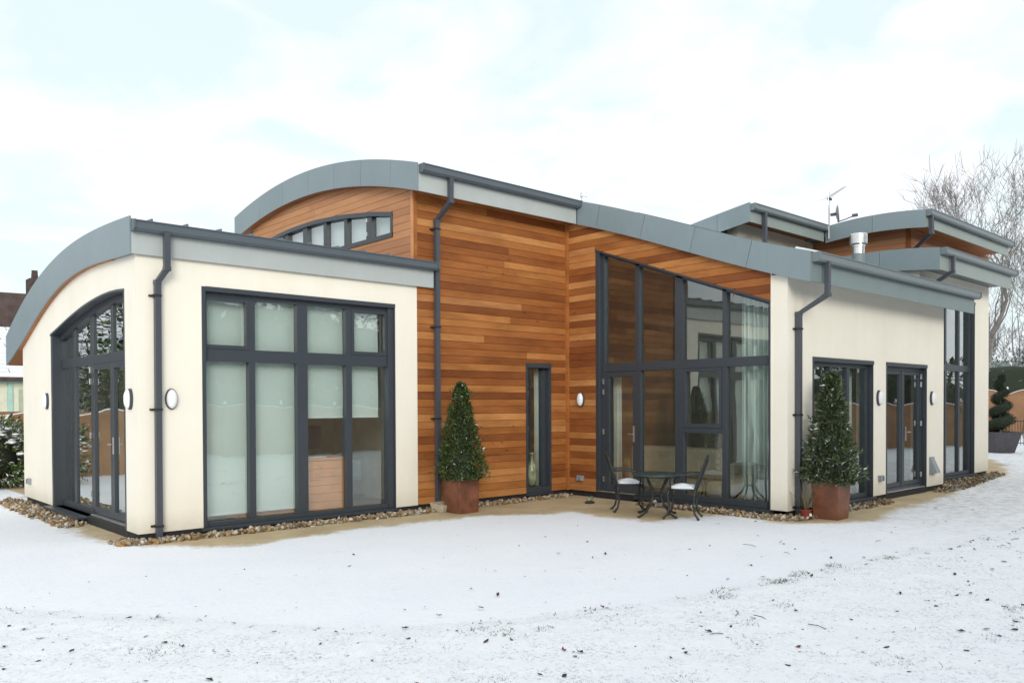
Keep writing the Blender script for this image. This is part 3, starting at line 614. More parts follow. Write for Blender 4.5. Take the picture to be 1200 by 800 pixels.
def simplify(c):
    o = [c[0]]
    for i in range(1, len(c) - 1):
        a, b_, d = o[-1], c[i], c[i + 1]; t = (b_[0] - a[0]) / (d[0] - a[0])
        if abs(a[1] + (d[1] - a[1]) * t - b_[1]) > 1e-4 or abs(a[2] + (d[2] - a[2]) * t - b_[2]) > 1e-4: o.append(b_)
    return o + [c[-1]]
def cladding(P, d, x0, x1, zb, zt, bottom, top, holes, parent, mat='cedar', pitch=0.1225, t=0.02, maxlen=(2.6, 5.4), gap=0.006, phase=0.0):
    z = zb + phase
    while z < zt:
        for run in runs(x0, x1, z + gap, z + pitch, bottom, top, holes):
            cuts = [run[0][0]]; 
            while run[-1][0] - cuts[-1] > maxlen[1]: cuts.append(cuts[-1] + random.uniform(*maxlen))
            if len(cuts) == 1 and run[-1][0] - run[0][0] > maxlen[0] * 1.3 and random.random() < .22: cuts.append(run[0][0] + random.uniform(.25, .75) * (run[-1][0] - run[0][0]))
            cuts.append(run[-1][0])
            for a, c in zip(cuts[:-1], cuts[1:]):
                if c - a < .03: continue
                def at(x):
                    for p, q in zip(run[:-1], run[1:]):
                        if p[0] <= x <= q[0] + 1e-9:
                            k = (x - p[0]) / (q[0] - p[0]); return (x, p[1] + (q[1] - p[1]) * k, p[2] + (q[2] - p[2]) * k)
                    return run[-1]
                pts = [at(a + (.0015 if a > run[0][0] else 0))] + [p for p in run if a + .002 < p[0] < c - .002] + [at(c - (.0015 if c < run[-1][0] else 0))]
                pts = simplify(pts) if len(pts) > 2 else pts
                tt = t + random.uniform(-.002, .002); dv = Vector(d) * tt; n = len(pts)
                lo = [P(x, zl) for x, zl, zh in pts]; hi = [P(x, zh) for x, zl, zh in pts]
                V = lo + hi + [p + dv for p in lo] + [p + dv for p in hi]; fs = []
                for k in range(n - 1): fs += [(k, k + 1, n + k + 1, n + k), (2 * n + k + 1, 2 * n + k, 3 * n + k, 3 * n + k + 1), (k + 1, k, 2 * n + k, 2 * n + k + 1), (n + k, n + k + 1, 3 * n + k + 1, 3 * n + k)]
                fs += [(0, n, 3 * n, 2 * n), (n - 1, 3 * n - 1, 4 * n - 1, 2 * n - 1)]
                MB().add(V, fs).obj('board', mat, parent)
        z += pitch
C0 = lambda z: (lambda x: z)
cladding(lambda x, z: Vector((x, 0.029, z)), (0, -1, 0), 4.345, 7.80, 0.0, 5.12, C0(0.0), C0(5.115), [(6.772, 7.385, C0(-1), C0(2.375))], w_cedar)
cladding(lambda x, z: Vector((7.874, x, z)), (-1, 0, 0), -4.262, -0.045, 0.0, 5.1, C0(0.0), lambda x: bot2(x) - .0, [(-4.262, -0.695, C0(-1), lambda x: 4.474 + (x + .695) * (4.474 - 3.193) / (4.262 - .695))], w_bay, maxlen=(1.3, 2.6))
cladding(lambda x, z: Vector((4.309, x, z)), (-1, 0, 0), 0.075, 5.9, 3.5, 5.8, lambda x: max(3.3, top1(x) + .0), lambda x: bot2(x), [(.605, 5.3, C0(4.43), lambda x: float(np.interp(x, [p[0] for p in garc], [p[1] for p in garc])))], w_upper, mat='cedar_weathered', maxlen=(2.2, 4.5))
cladding(lambda x, z: Vector((14.919, x, z)), (-1, 0, 0), -3.43, -1.32, 4.5, 5.42, C0(4.5), lambda x: 5.40, [], w_cl, mat='cedar_weathered')
cladding(lambda x, z: Vector((x, -3.471, z)), (0, -1, 0), 14.98, 19.87, 4.5, 5.42, C0(4.5), C0(5.40), [], w_cf, mat='cedar_weathered')
b = MB(); b.box(7.80, 7.853, -0.044, 0.010, 0.0, 5.06).obj('corner_trim', 'cedar', w_cedar)
MB().box(4.27, 4.312, 0.012, 0.072, 3.9, 5.09).obj('corner_trim', 'cedar_weathered', w_upper)
MB().box(4.288, 4.343, -0.012, 0.011, 3.62, 5.09).obj('corner_trim', 'cedar', w_upper)
MB().box(14.885, 14.98, -3.505, -3.43, 4.5, 5.40).obj('corner_trim', 'cedar', w_cf)

# --- windows
class Win:
    """window in a vertical plane: P(a, z, d) maps along/up/inward-depth to world"""
    def __init__(s, P, parent=house, name='window'):
        s.P = P; s.e = None; s.name = name; s.parent = parent; s.fr = MB()
    def bar(s, b, a0, a1, z0, z1, d0, d1):
        c = [s.P(a, z, d) for d in (d0, d1) for a, z in ((a0, z0), (a1, z0), (a1, z1), (a0, z1))]
        b.add(c, [(0, 1, 2, 3), (7, 6, 5, 4), (0, 4, 5, 1), (1, 5, 6, 2), (2, 6, 7, 3), (3, 7, 4, 0)])
    def quad(s, b, pts, d0, d1):
        n = len(pts); b.prism([s.P(a, z, d0) for a, z in pts], s.P(0, 0, d1) - s.P(0, 0, d0), 1)
    def done(s, mat='anthracite'):
        s.o = s.fr.obj(s.name, mat, s.parent, bevel=0.004); return s.o
    def pane(s, pts, d=0.145):
        b = MB(); s.quad(b, pts, d, d + .024); o = b.obj('pane', 'glass', s.o); return o
    def sub(s, name, mat, a0, a1, z0, z1, d0, d1, bevel=0.003):
        b = MB(); s.bar(b, a0, a1, z0, z1, d0, d1); return b.obj(name, mat, s.o, bevel=bevel)
def sash(W, a0, a1, z0, z1, fw=.045, d=.10, name='sash'):
    b = MB(); W.bar(b, a0, a0 + fw, z0, z1, d, d + .07); W.bar(b, a1 - fw, a1, z0, z1, d, d + .07); W.bar(b, a0 + fw, a1 - fw, z0, z0 + fw * 1.3, d, d + .07); W.bar(b, a0 + fw, a1 - fw, z1 - fw, z1, d, d + .07)
    return b.obj(name, 'anthracite', W.o, bevel=0.004)
def rect(a0, a1, z0, z1): return [(a0, z0), (a1, z0), (a1, z1), (a0, z1)]
# wing front window
W = Win(lambda a, z, d: Vector((a, d, z))); f = W.fr
W.bar(f, .831, .885, 0.0, 3.216, -.006, .17); W.bar(f, 3.80, 3.908, 0.0, 3.205, .03, .17); W.bar(f, 3.893, 3.911, 0.0, 3.21, -.006, .03)
W.bar(f, .885, 3.911, 3.155, 3.219, -.012, .10); W.bar(f, .885, 3.80, 3.09, 3.17, .08, .17)
W.bar(f, .885, 3.80, 2.225, 2.40, .07, .17); W.bar(f, .885, 3.80, -.004, .055, .05, .17)
for a0, a1 in ((1.515, 1.61), (2.25, 2.42), (3.062, 3.165)): W.bar(f, a0, a1, .055, 2.225, .07, .17)
for a0, a1 in ((1.515, 1.61), (2.25, 2.42), (3.062, 3.165)): W.bar(f, a0, a1, 2.40, 3.09, .07, .17)
W.done(); W.sub('sill', 'anthracite', .80, 3.92, -.045, -.004, -.05, .12)
for a0, a1 in ((.885, 1.515), (1.61, 2.25), (2.42, 3.062), (3.165, 3.80)):
    W.pane(rect(a0, a1, 2.40, 3.09)); W.pane(rect(a0, a1, .055, 2.225))
for a0, a1 in ((.885, 1.515), (3.165, 3.80)): sash(W, a0, a1, 2.40, 3.09, .04, .06)
# gable arched window with doors
W = Win(lambda a, z, d: Vector((d, a, z)), name='arched_window'); f = W.fr
za = lambda v: float(np.interp(v, [p[0] for p in arc], [p[1] for p in arc]))
W.bar(f, 4.125, 4.21, 0.0, za(4.125) - .02, .0, .26); W.bar(f, .448, .50, 0.0, za(.47), -.004, .26)
vv = np.linspace(.448, 4.21, 26)
W.quad(f, [(v, za(v) + .004) for v in vv] + [(v, za(v) - .03) for v in vv[::-1]], -.012, .2)
W.quad(f, [(v, za(v) - .03) for v in vv] + [(v, za(v) - .115) for v in vv[::-1]], .12, .22)
W.bar(f, .50, 4.125, 2.245, 2.385, .145, .19); W.bar(f, 2.36, 4.125, .0, .10, .135, .2)
MU = [(3.30, 3.47), (2.33, 2.56), (1.40, 1.56)]
for a0, a1 in MU: 
    z1 = za((a0 + a1) / 2) - .10; k = .03; W.bar(f, a0 + k, a1 - k, 2.385, z1, .145, .19)
W.bar(f, 3.33, 3.45, .10, 2.245, .145, .19); W.bar(f, 2.40, 2.52, .0, 2.245, .145, .19)
W.bar(f, .50, .56, 0.0, 2.245, .13, .22)
W.bar(f, 0.50, .94, .0, 2.9, .14, .20) if False else None
W.done()
W.sub('sill', 'anthracite', 2.30, 4.22, -.035, 0.0, -.13, .15); W.sub('threshold', 'steel', .50, 2.30, .015, .035, .06, .16); W.sub('threshold_base', 'plinth', .45, 2.30, -.12, .012, .02, .2)
cols = [(3.45, 4.125), (2.52, 3.33), (1.53, 2.36), (.50, 1.43)]
for a0, a1 in cols:
    q = np.linspace(a0, a1, 5); W.pane([(a0, 2.385), (a1, 2.385)] + [(v, za(v) - .11) for v in q[::-1]], .17)
for a0, a1 in cols[:2]: W.pane(rect(a0, a1, .10, 2.245), .17)
for a0, a1 in ((1.48, 2.40), (.56, 1.48)):
    s_ = sash(W, a0 + .004, a1 - .004, .045, 2.24, .075, .135, 'door'); MB().add([W.P(a, z, d) for d in (.165, .189) for a, z in rect(a0 + .08, a1 - .08, .14, 2.165)], [(0, 1, 2, 3), (7, 6, 5, 4), (0, 4, 5, 1), (1, 5, 6, 2), (2, 6, 7, 3), (3, 7, 4, 0)]).obj('pane', 'glass', W.o)
for z in (.28, 1.15, 1.95, 2.12): W.sub('hinge', 'steel', 2.42, 2.45, z, z + .09, .10, .135)
W.sub('door_handle', 'steel', 1.40, 1.43, .95, 1.19, .12, .135); W.sub('door_handle', 'steel', 1.41, 1.54, 1.08, 1.10, .085, .105)
# tall sloping window towards the terrace
W = Win(lambda a, z, d: Vector((7.87 + d, a, z)), name='sloping_window'); f = W.fr
zt = lambda v: 4.474 + (v + .695) * (4.474 - 3.193) / (4.262 - .695)
W.bar(f, -.79, -.695, -.02, zt(-.79) + .0, .0, .2); W.bar(f, -.86, -.79, 0.0, zt(-.86) - .05, .07, .17); W.bar(f, -4.262, -4.235, 0.0, zt(-4.25), -.006, .2); W.bar(f, -4.235, -4.18, .0, zt(-4.2), .07, .17)
W.quad(f, [(-.695, zt(-.695) + .003), (-4.262, zt(-4.262) + .003), (-4.262, zt(-4.262) - .035), (-.695, zt(-.695) - .035)], -.012, .2)
W.quad(f, [(-.75, zt(-.75) - .03), (-4.2, zt(-4.2) - .03), (-4.2, zt(-4.2) - .075), (-.75, zt(-.75) - .075)], .07, .17)
W.bar(f, -4.18, -.86, 2.215, 2.365, .07, .17); W.bar(f, -4.18, -1.69, -.0, .10, .05, .17)
for a0, a1 in ((-1.67, -1.575), (-2.592, -2.428), (-3.44, -3.36)):
    W.bar(f, a0, a1, 2.365, zt((a0 + a1) / 2) - .03, .07, .17)
for a0, a1 in ((-1.69, -1.60), (-2.60, -2.428), (-3.44, -3.355)): W.bar(f, a0, a1, .0, 2.215, .07, .17)
W.bar(f, -3.355, -2.60, 1.14, 1.225, .07, .17)
W.done(); W.sub('sill', 'anthracite', -4.27, -1.62, -.05, -.002, -.05, .1); W.sub('threshold', 'steel', -1.62, -.75, .02, .035, -.02, .07); W.sub('threshold_base', 'plinth', -1.62, -.70, -.12, .015, -.005, .15)
for a0, a1 in ((-1.575, -.86), (-2.428, -1.67), (-3.36, -2.592), (-4.18, -3.44)): W.pane([(a0, 2.365), (a1, 2.365), (a1, zt(a1) - .075), (a0, zt(a0) - .075)], .13)
for r_ in (rect(-2.428, -1.69, .10, 2.215), rect(-3.355, -2.60, 1.225, 2.215), rect(-3.355, -2.60, .10, 1.14), rect(-4.18, -3.44, .10, 2.215)): W.pane(r_, .13)
sash(W, -1.60, -.865, .04, 2.21, .09, .075, 'door'); MB().add([W.P(a, z, d) for d in (.11, .134) for a, z in rect(-1.50, -.955, .16, 2.115)], [(0, 1, 2, 3), (7, 6, 5, 4), (0, 4, 5, 1), (1, 5, 6, 2), (2, 6, 7, 3), (3, 7, 4, 0)]).obj('pane', 'glass', W.o)
sash(W, -3.35, -2.605, 1.23, 2.21, .05, .06)
for z in (.2, 1.07, 1.80, 1.99): W.sub('hinge', 'steel', -.845, -.815, z, z + .10, .045, .07)
W.sub('door_handle', 'steel', -1.55, -1.52, .95, 1.24, .06, .075); W.sub('door_handle', 'steel', -1.54, -1.42, 1.08, 1.10, .03, .05)
# narrow window
W = Win(lambda a, z, d: Vector((a, .02 + d, z)), name='narrow_window'); f = W.fr
W.bar(f, 6.76, 6.80, -.01, 2.30, -.03, .2); W.bar(f, 7.29, 7.40, .0, 2.30, .08, .2); W.bar(f, 7.362, 7.40, -.01, 2.30, -.03, .08); W.bar(f, 6.76, 7.40, 2.30, 2.385, -.035, .2); W.bar(f, 6.80, 7.362, -.01, .10, -.03, .2)
W.done(); W.pane(rect(6.80, 7.29, .10, 2.30), .14); W.sub('sill', 'anthracite', 6.75, 7.41, -.04, -.012, -.06, .1)
# doors and windows of the low right-hand wall
def glazed(a0, a1, z1, v, splits, name, door=False, transom=None, sill=True):
    W = Win(lambda a, z, d: Vector((a, v + d, z)), name=name); f = W.fr
    W.bar(f, a0, a0 + .05, 0.0, z1, -.005, .2); W.bar(f, a1 - .085, a1, .0, z1 - .02, .08, .2); W.bar(f, a1 - .02, a1 + .002, .0, z1, -.005, .08)
    W.bar(f, a0, a1 + .01, z1 - .065, z1 + .003, -.014, .10); W.bar(f, a0 + .05, a1 - .085, z1 - .13, z1 - .06, .08, .17); W.bar(f, a0 + .05, a1 - .085, .0, .07, .07, .17)
    xs = [a0 + .05] + splits + [a1 - .085]; bars = [(transom, transom + .14)] if transom else []
    for s_ in splits: W.bar(f, s_ - .04, s_ + .04, .07, z1 - .13, .08, .17)
    for i in range(len(xs) - 1):
        for t0, t1 in bars: W.bar(f, xs[i] + (.04 if i else 0), xs[i + 1] - (.04 if i < len(xs) - 2 else 0), t0, t1, .08, .17)
    W.done()
    for i in range(len(xs) - 1):
        l = xs[i] + (.04 if i else 0); r = xs[i + 1] - (.04 if i < len(xs) - 2 else 0)
        if transom: W.pane(rect(l, r, .07, transom), .12); W.pane(rect(l, r, transom + .14, z1 - .13), .12)
        else: W.pane(rect(l, r, .07, z1 - .13), .12)
        if door: sash(W, l, r, .075, z1 - .135, .06, .09, 'door')
    if sill: W.sub('sill', 'anthracite', a0 - .01, a1 + .015, -.05, -.003, -.06, .1)
    return W
glazed(8.628, 10.784, 2.352, -4.54, [9.40, 10.01], 'window')
W = glazed(11.298, 13.127, 2.353, -4.54, [12.21], 'glazed_doors', True, sill=False)
W.sub('threshold', 'steel', 11.34, 13.0, .015, .03, -.02, .1); W.sub('threshold_base', 'plinth', 11.30, 13.12, -.11, .012, .0, .2)
for z in (.2, 1.18, 1.93, 2.08): W.sub('hinge', 'steel', 13.01, 13.05, z, z + .10, .05, .08)
W.sub('door_handle', 'steel', 12.30, 12.33, .92, 1.18, .06, .085); W.sub('door_handle', 'steel', 12.32, 12.47, 1.07, 1.09, .03, .05)
glazed(14.90, 17.205, 3.934, -4.05, [15.68, 16.47], 'tall_window', transom=2.33)
# upper gable lens window
W = Win(lambda a, z, d: Vector((4.284 + d, a, z)), name='curved_window'); f = W.fr
zg = lambda v: float(np.interp(v, [p[0] for p in garc], [p[1] for p in garc])); vv = np.linspace(.605, 5.3, 22)
W.quad(f, [(v, zg(v) + .004) for v in vv] + [(v, zg(v) - .07) for v in vv[::-1]], -.012, .14); W.bar(f, .605, .66, 4.43, zg(.64) - .04, -.01, .14); W.bar(f, 5.24, 5.3, 4.43, 4.97, 0, .14); W.bar(f, .605, 5.3, 4.425, 4.50, -.012, .14)
GM = [(4.33, 4.456), (3.55, 3.71), (2.81, 2.92), (2.08, 2.18), (1.27, 1.44)]
for a0, a1 in GM: W.bar(f, a0, a1, 4.50, zg((a0 + a1) / 2) - .05, .02, .12)
W.done(); ed = [5.24] + [x for g in GM for x in (g[1], g[0])] + [.66]
for i in range(0, len(ed), 2):
    a1, a0 = ed[i], ed[i + 1]; W.pane([(a0, 4.50), (a1, 4.50), (a1, zg(a1) - .07), ((a0 + a1) / 2, zg((a0 + a1) / 2) - .07), (a0, zg(a0) - .07)], .07)
for z in (4.56, 4.80): W.sub('hinge', 'steel', 1.40, 1.43, z, z + .07, .0, .02)

# --- downpipes
def pipe(pts, brackets, wv, name='downpipe'):
    b = MB(); b.tube(pts, .052, 4, sq=True); o = b.obj(name, 'pipe', house)
    for p in pts[1:-1]:
        MB().box(p[0] - .042, p[0] + .042, p[1] - .042, p[1] + .042, p[2] - .03, p[2] + .03).obj('joint', 'pipe', o, bevel=.004)
    for z in brackets: MB().box(pts[-1][0] - .085, pts[-1][0] - .036, wv - .03, wv - .0, z - .012, z + .012).box(pts[-1][0] - .05, pts[-1][0] + .05, pts[-1][1] - .043, wv, z - .015, z + .015).obj('bracket', 'plinth', o)
    return o
pipe([(.33, -.16, 3.83), (.33, -.16, 3.37), (.245, -.058, 3.20), (.235, -.058, -.09)], (3.03, 1.58, .09), 0)
pipe([(4.74, -.385, 5.30), (4.74, -.385, 4.90), (4.69, -.075, 4.64), (4.69, -.075, .02)], (4.5, 2.9, 1.4), 0.01)
pipe([(8.10, -5.05, 3.70), (8.10, -5.05, 3.22), (8.10, -4.60, 2.98), (8.10, -4.60, -.09)], (2.75, 1.45, .05), -4.54)
pipe([(14.35, -4.58, 4.60), (14.35, -4.58, 4.28), (14.35, -4.11, 4.02), (14.35, -4.11, 3.6)], (), -4.05)
pipe([(14.60, -4.07, 5.55), (14.60, -4.07, 5.18), (15.05, -3.57, 4.98), (15.05, -3.57, 4.55)], (), -3.5)
pipe([(11.75, -1.88, 5.55), (11.75, -1.88, 4.75)], (), -1.3)
# flue
fl = MB().lathe([(.112, 0), (.112, .44)], (11.82, -3.8, 4.0), 20).obj('flue', 'fascia_mid', house, smooth=False)
MB().lathe([(.108, .44), (.108, .56), (.118, .565), (.118, .60), (.108, .605)], (11.82, -3.8, 4.0), 20).obj('flue_collar', 'flue', fl)
MB().lathe([(.11, .60), (.155, .625), (.157, .80), (.147, .815), (.05, .825)], (11.82, -3.8, 4.0), 24).obj('flue_cap', 'flue', fl)
# small vent pipe on the roof ridge edge
MB().lathe([(.05, -.1), (.05, .12), (.065, .13), (.065, .21), (.04, .24)], (8.15, -.15, 5.46), 14).obj('roof_vent', 'white_plastic', house)

# ------------------------------------------------------------------ things fixed on the house
def wall_light(loc, nrm, label):
    t = empty('wall_light', loc, math.atan2(nrm[1], nrm[0]))
    def dome(r, depth, mat, nm, x0):
        b = MB(); n = 24; rings = 7; vs = []; fs = []
        for i in range(rings + 1):
            a = math.pi / 2 * i / rings; rr = math.cos(a) ** .7 if i < rings else 0.001
            for k in range(n):
                q = 2 * math.pi * k / n; vs.append((x0 + depth * math.sin(a), r[0] * rr * math.cos(q), r[1] * rr * math.sin(q)))
        for i in range(rings):
            for k in range(n): fs.append((i * n + k, i * n + (k + 1) % n, (i + 1) * n + (k + 1) % n, (i + 1) * n + k))
        b.add(vs, fs); b.obj(nm, mat, t, smooth=True)
    b = MB(); n = 24
    vs = [(x, ry * math.cos(2 * math.pi * k / n), rz * math.sin(2 * math.pi * k / n)) for x, ry, rz in ((0, .078, .135), (.03, .078, .135), (.04, .07, .125)) for k in range(n)]
    b.add(vs, [(i * n + k, i * n + (k + 1) % n, (i + 1) * n + (k + 1) % n, (i + 1) * n + k) for i in range(2) for k in range(n)] + [tuple(range(2 * n, 3 * n))]); b.obj('housing', 'dark_plastic', t)
    dome((.068, .122), .05, 'white_plastic', 'diffuser', .04)
    tag(t, label, 'wall light', 'oval white bulkhead lights on the outside walls')
wall_light((0, 4.43, 1.715), (-1, 0), 'oval white bulkhead light at the rear side of the arched glazed gable, leftmost of all')
wall_light((0, .22, 1.715), (-1, 0), 'oval white bulkhead light between the arched gable doors and the front corner')
wall_light((.42, 0, 1.715), (0, -1), 'oval white bulkhead light right of the left downpipe, beside the blinds window')
wall_light((7.85, -.36, 1.715), (-1, 0), 'oval white bulkhead light on the orange cedar boards beside the terrace door')
wall_light((10.98, -4.54, 1.715), (0, -1), 'oval white bulkhead light on cream wall between potted bush window and glazed doors')
wall_light((13.35, -4.54, 1.715), (0, -1), 'oval white bulkhead light between the glazed doors and the tall window, rightmost')
def socket(loc, nrm, label):
    t = empty('socket_box', loc, math.atan2(nrm[1], nrm[0])); MB().box(0, .045, -.075, .075, -.05, .05).obj('box', 'grey_plastic', t, bevel=.006); MB().box(.045, .062, -.07, .07, -.045, .04).obj('cover', 'grey_plastic', t, bevel=.006)
    MB().box(.062, .067, -.004, .004, -.045, .04).obj('latch', 'dark_plastic', t)
    tag(t, label, 'socket box', 'grey outdoor socket boxes low on the walls')
socket((0, 5.72, .30), (-1, 0), 'small grey socket box low on the far left end of the gable wall')
socket((7.85, -.345, .24), (-1, 0), 'small grey socket box low on the cedar boards under the wall light')
socket((11.05, -4.54, .30), (0, -1), 'small grey socket box low on cream wall left of the glazed doors')
t = empty('boiler_outlet', (13.35, -4.54, .40)); MB().add([(-.09, 0, .15), (.09, 0, .15), (.12, 0, -.16), (-.06, 0, -.16), (-.08, -.03, .15), (.08, -.03, .15), (.15, -.13, -.14), (-.05, -.13, -.14)], [(0, 1, 2, 3), (7, 6, 5, 4), (0, 4, 5, 1), (1, 5, 6, 2), (2, 6, 7, 3), (3, 7, 4, 0)]).obj('cowl', 'grey_plastic', t, bevel=.005)
MB().box(-.10, .13, -.012, 0, -.18, .17).obj('backplate', 'grey_plastic', t); tag(t, 'grey wedge shaped outlet cowl low on the cream wall right of the glazed doors', 'vent cowl')
t = empty('blind_or_added_sheet', (4.47, 3.0, 4.46)); o = MB().prism([(0, v - 3.0, z - 4.46) for v, z in [(.64, 4.46), (5.2, 4.46)] + [(v, zg(v) - .03) for v in np.linspace(5.2, .64, 16)]], (1, 0, 0), .004).obj('fabric', 'screen', t)  # added pale sheet, no real blind; gives the curved panes a sky-like brightness
tag(t, 'pale sheet added behind the curved window high in the cedar gable to brighten its glass', 'blind')
# aerial mast and satellite dish
t = empty('tv_aerial', (14.40, -1.93, 5.35)); MB().tube([(0, 0, 0), (0, 0, 1.07)], .018, 8).obj('mast', 'steel', t)
b = MB(); d = Vector((.82, -.25, .50)).normalized(); p0 = Vector((-.03, .0, .93)); b.tube([p0, p0 + d * .62], .008, 6)
sd = Vector((.3, .95, 0)).normalized()
for k in range(9): c = p0 + d * (.06 + .065 * k); L = .16 - .010 * k; b.tube([c - sd * L, c + sd * L], .0035, 4)
b.tube([p0 - Vector((0, 0, .16)), p0 + Vector((0, 0, .2))], .004, 4); b.tube([p0 - sd * .2 - d * .05, p0 + sd * .2 - d * .05], .004, 4); b.obj('antenna', 'steel', t)
MB().box(-.02, .09, -.03, .03, .88, .93).obj('clamp', 'dark_plastic', t); tag(t, 'thin television aerial on a steel mast above the right-hand roofs', 'aerial')
t = empty('satellite_dish', (14.47, -2.02, 5.90))
b = MB(); n = 20; vs = []; fs = []
for i in range(6):
    r = i / 5
    for k in range(n): a = 2 * math.pi * k / n; vs.append((.06 + .05 * (r * r) - .03, .18 * r * math.cos(a), .20 * r * math.sin(a)))
for i in range(5):
    for k in range(n): fs.append((i * n + k, i * n + (k + 1) % n, (i + 1) * n + (k + 1) % n, (i + 1) * n + k))
o = b.add(vs, fs).obj('dish', 'grey_plastic', t, smooth=True); md = o.modifiers.new('s', 'SOLIDIFY'); md.thickness = .012
MB().tube([(.05, 0, -.18), (.22, 0, -.15), (.40, 0, -.10)], .012, 6).obj('arm', 'dark_plastic', t); MB().box(.37, .49, -.03, .03, -.12, -.06).obj('receiver', 'dark_plastic', t)
MB().box(-.08, .06, -.03, .03, -.03, .03).obj('mount', 'dark_plastic', t); t.rotation_euler = (0, R(-5), R(-60)); tag(t, 'dark grey satellite dish clipped to the aerial mast', 'satellite dish')

# ------------------------------------------------------------------ inside, seen through the glass
def blind(a0, a1, z0, z1, v, label):
    t = empty('blind_or_added_sheet', ((a0 + a1) / 2, v, z1)); w_ = (a1 - a0) / 2; b = MB(); n = 12
    vs = []; 
    for i in range(n + 1):
        for k in range(2): vs.append((-w_ + 2 * w_ * k, .006 * math.sin(i * 1.1), (z0 - z1) * i / n))
    b.add(vs, [(2 * i, 2 * i + 1, 2 * i + 3, 2 * i + 2) for i in range(n)]); o = b.obj('fabric', 'blind', t); md = o.modifiers.new('s', 'SOLIDIFY'); md.thickness = .003
    MB().box(-w_, w_, -.008, .010, z0 - z1 - .028, z0 - z1).obj('hem_bar', 'blind_hem', t); MB().tube([(-w_, .03, .03), (w_, .03, .03)], .025, 10).obj('roller', 'blind_hem', t)
    tag(t, label, 'roller blind', 'pale green roller blinds in the wing window')
blind(.86, 1.56, .14, 3.12, .24, 'pale green roller blind drawn almost fully down, leftmost in the wing window')
blind(1.575, 2.32, .14, 3.12, .24, 'pale green roller blind drawn almost fully down, left of the thick mullion')
blind(2.37, 3.10, 1.46, 3.12, .24, 'pale green roller blind half down above the pine desk')
blind(3.125, 3.74, 1.46, 3.12, .24, 'pale green roller blind half down, rightmost in the wing window')
t = empty('desk', (2.45, .36, .012)); 
for k in range(6): MB().box(-.95, .80, -.008, .01, .02 + k * .125, .14 + k * .125).obj('board', 'pine', t, bevel=.003)
MB().box(-1.0, .85, -.03, .70, .775, .81).obj('desktop', 'pine', t, bevel=.004); MB().box(-.93, .78, .02, .66, 0, .02).box(.76, .80, .02, .66, 0, .77).box(-.95, -.91, .02, .66, 0, .77).obj('carcass', 'pine', t)
tag(t, 'orange pine desk with horizontal boarded back standing behind the wing window', 'desk')
t = MB().box(2.62, 2.92, .42, .62, .825, .84).obj('paper_stack', 'white_plastic'); tag(t, 'white papers lying on the pine desk behind the wing window', 'papers')
t = empty('monitor', (2.75, .8, .823)); MB().box(-.28, .28, -.02, .02, .12, .48).obj('screen', 'dark_plastic', t, bevel=.008); MB().box(-.03, .03, 0, .04, 0, .2).box(-.12, .12, -.08, .1, 0, .015).obj('stand', 'dark_plastic', t); tag(t, 'dark computer screen on the pine desk', 'monitor')
t = empty('office_chair', (3.95, 1.45, .012)); b = MB()
MB().lathe([(.02, .02), (.30, .05), (.30, .09), (.04, .12), (.03, .44)], (0, 0, 0), 10).obj('base', 'dark_plastic', t); MB().box(-.24, .24, -.24, .24, .44, .53).obj('seat', 'grey_plastic', t, bevel=.04)
MB().box(-.23, .23, .20, .27, .50, .92).obj('backrest', 'grey_plastic', t, bevel=.06); t.rotation_euler = (0, 0, R(150)); t.scale = (.85, .85, .75); tag(t, 'grey rounded office chair seen low behind the wing window', 'chair')
def curtain(x, v0, v1, z0, ztf, label, folds=9, amp=.05, grp=None):
    b = MB(); n = folds * 8; t_ = []; q = []
    for i in range(n + 1):
        v = v0 + (v1 - v0) * i / n; xx = x + amp * math.sin(i / 8 * 2 * math.pi) + amp * .3 * math.sin(i * .37)
        t_.append((xx, v, ztf(v))); q.append((xx + .02 * math.sin(i * .9), v, z0))
    b.add(t_ + q, [(i, i + 1, n + 2 + i, n + 1 + i) for i in range(n)]); o = b.obj('curtain', 'curtain', smooth=True); md = o.modifiers.new('s', 'SOLIDIFY'); md.thickness = .003
    tag(o, label, 'curtain', grp)
curtain(8.20, -3.56, -4.24, .05, lambda v: zt(v) - .06, 'full height pale green curtain gathered at the right end of the sloping window', 8)
curtain(8.22, -.82, -1.02, .05, lambda v: 2.2, 'narrow dull green curtain just inside the terrace door, at its left', 3, .03)
def curtain2(u0, u1, y, z1, label):
    b = MB(); n = 40; t_ = []; q = []
    for i in range(n + 1): u = u0 + (u1 - u0) * i / n; yy = y + .035 * math.sin(i / n * 5 * 6.28); t_.append((u, yy, z1)); q.append((u, yy, .05))
    b.add(t_ + q, [(i, i + 1, n + 2 + i, n + 1 + i) for i in range(n)]); o = b.obj('curtain', 'curtain', smooth=True); md = o.modifiers.new('s', 'SOLIDIFY'); md.thickness = .003; tag(o, label, 'curtain')
curtain2(10.32, 10.68, -4.18, 2.25, 'pale curtain at the right edge of the window behind the big potted laurel')
curtain2(7.24, 7.36, .27, 2.3, 'pale curtain strip inside the narrow window in the cedar wall')
t = empty('sofa', (9.15, -1.9, .012), R(90)); MB().box(-1.05, 1.05, -.42, .42, .05, .32).obj('base', 'sofa', t, bevel=.05)
for x in (-.5, .5): MB().box(x - .49, x + .49, -.44, .30, .33, .49).obj('seat_cushion', 'sofa', t, bevel=.06)
MB().box(-1.05, 1.05, .28, .52, .30, .84).obj('backrest', 'sofa', t, bevel=.08)
for x in (-1.12, 1.12): MB().box(x - .11, x + .11, -.44, .5, .05, .60).obj('arm', 'sofa', t, bevel=.07)
tag(t, 'beige upholstered sofa standing behind the sloping terrace window', 'sofa')
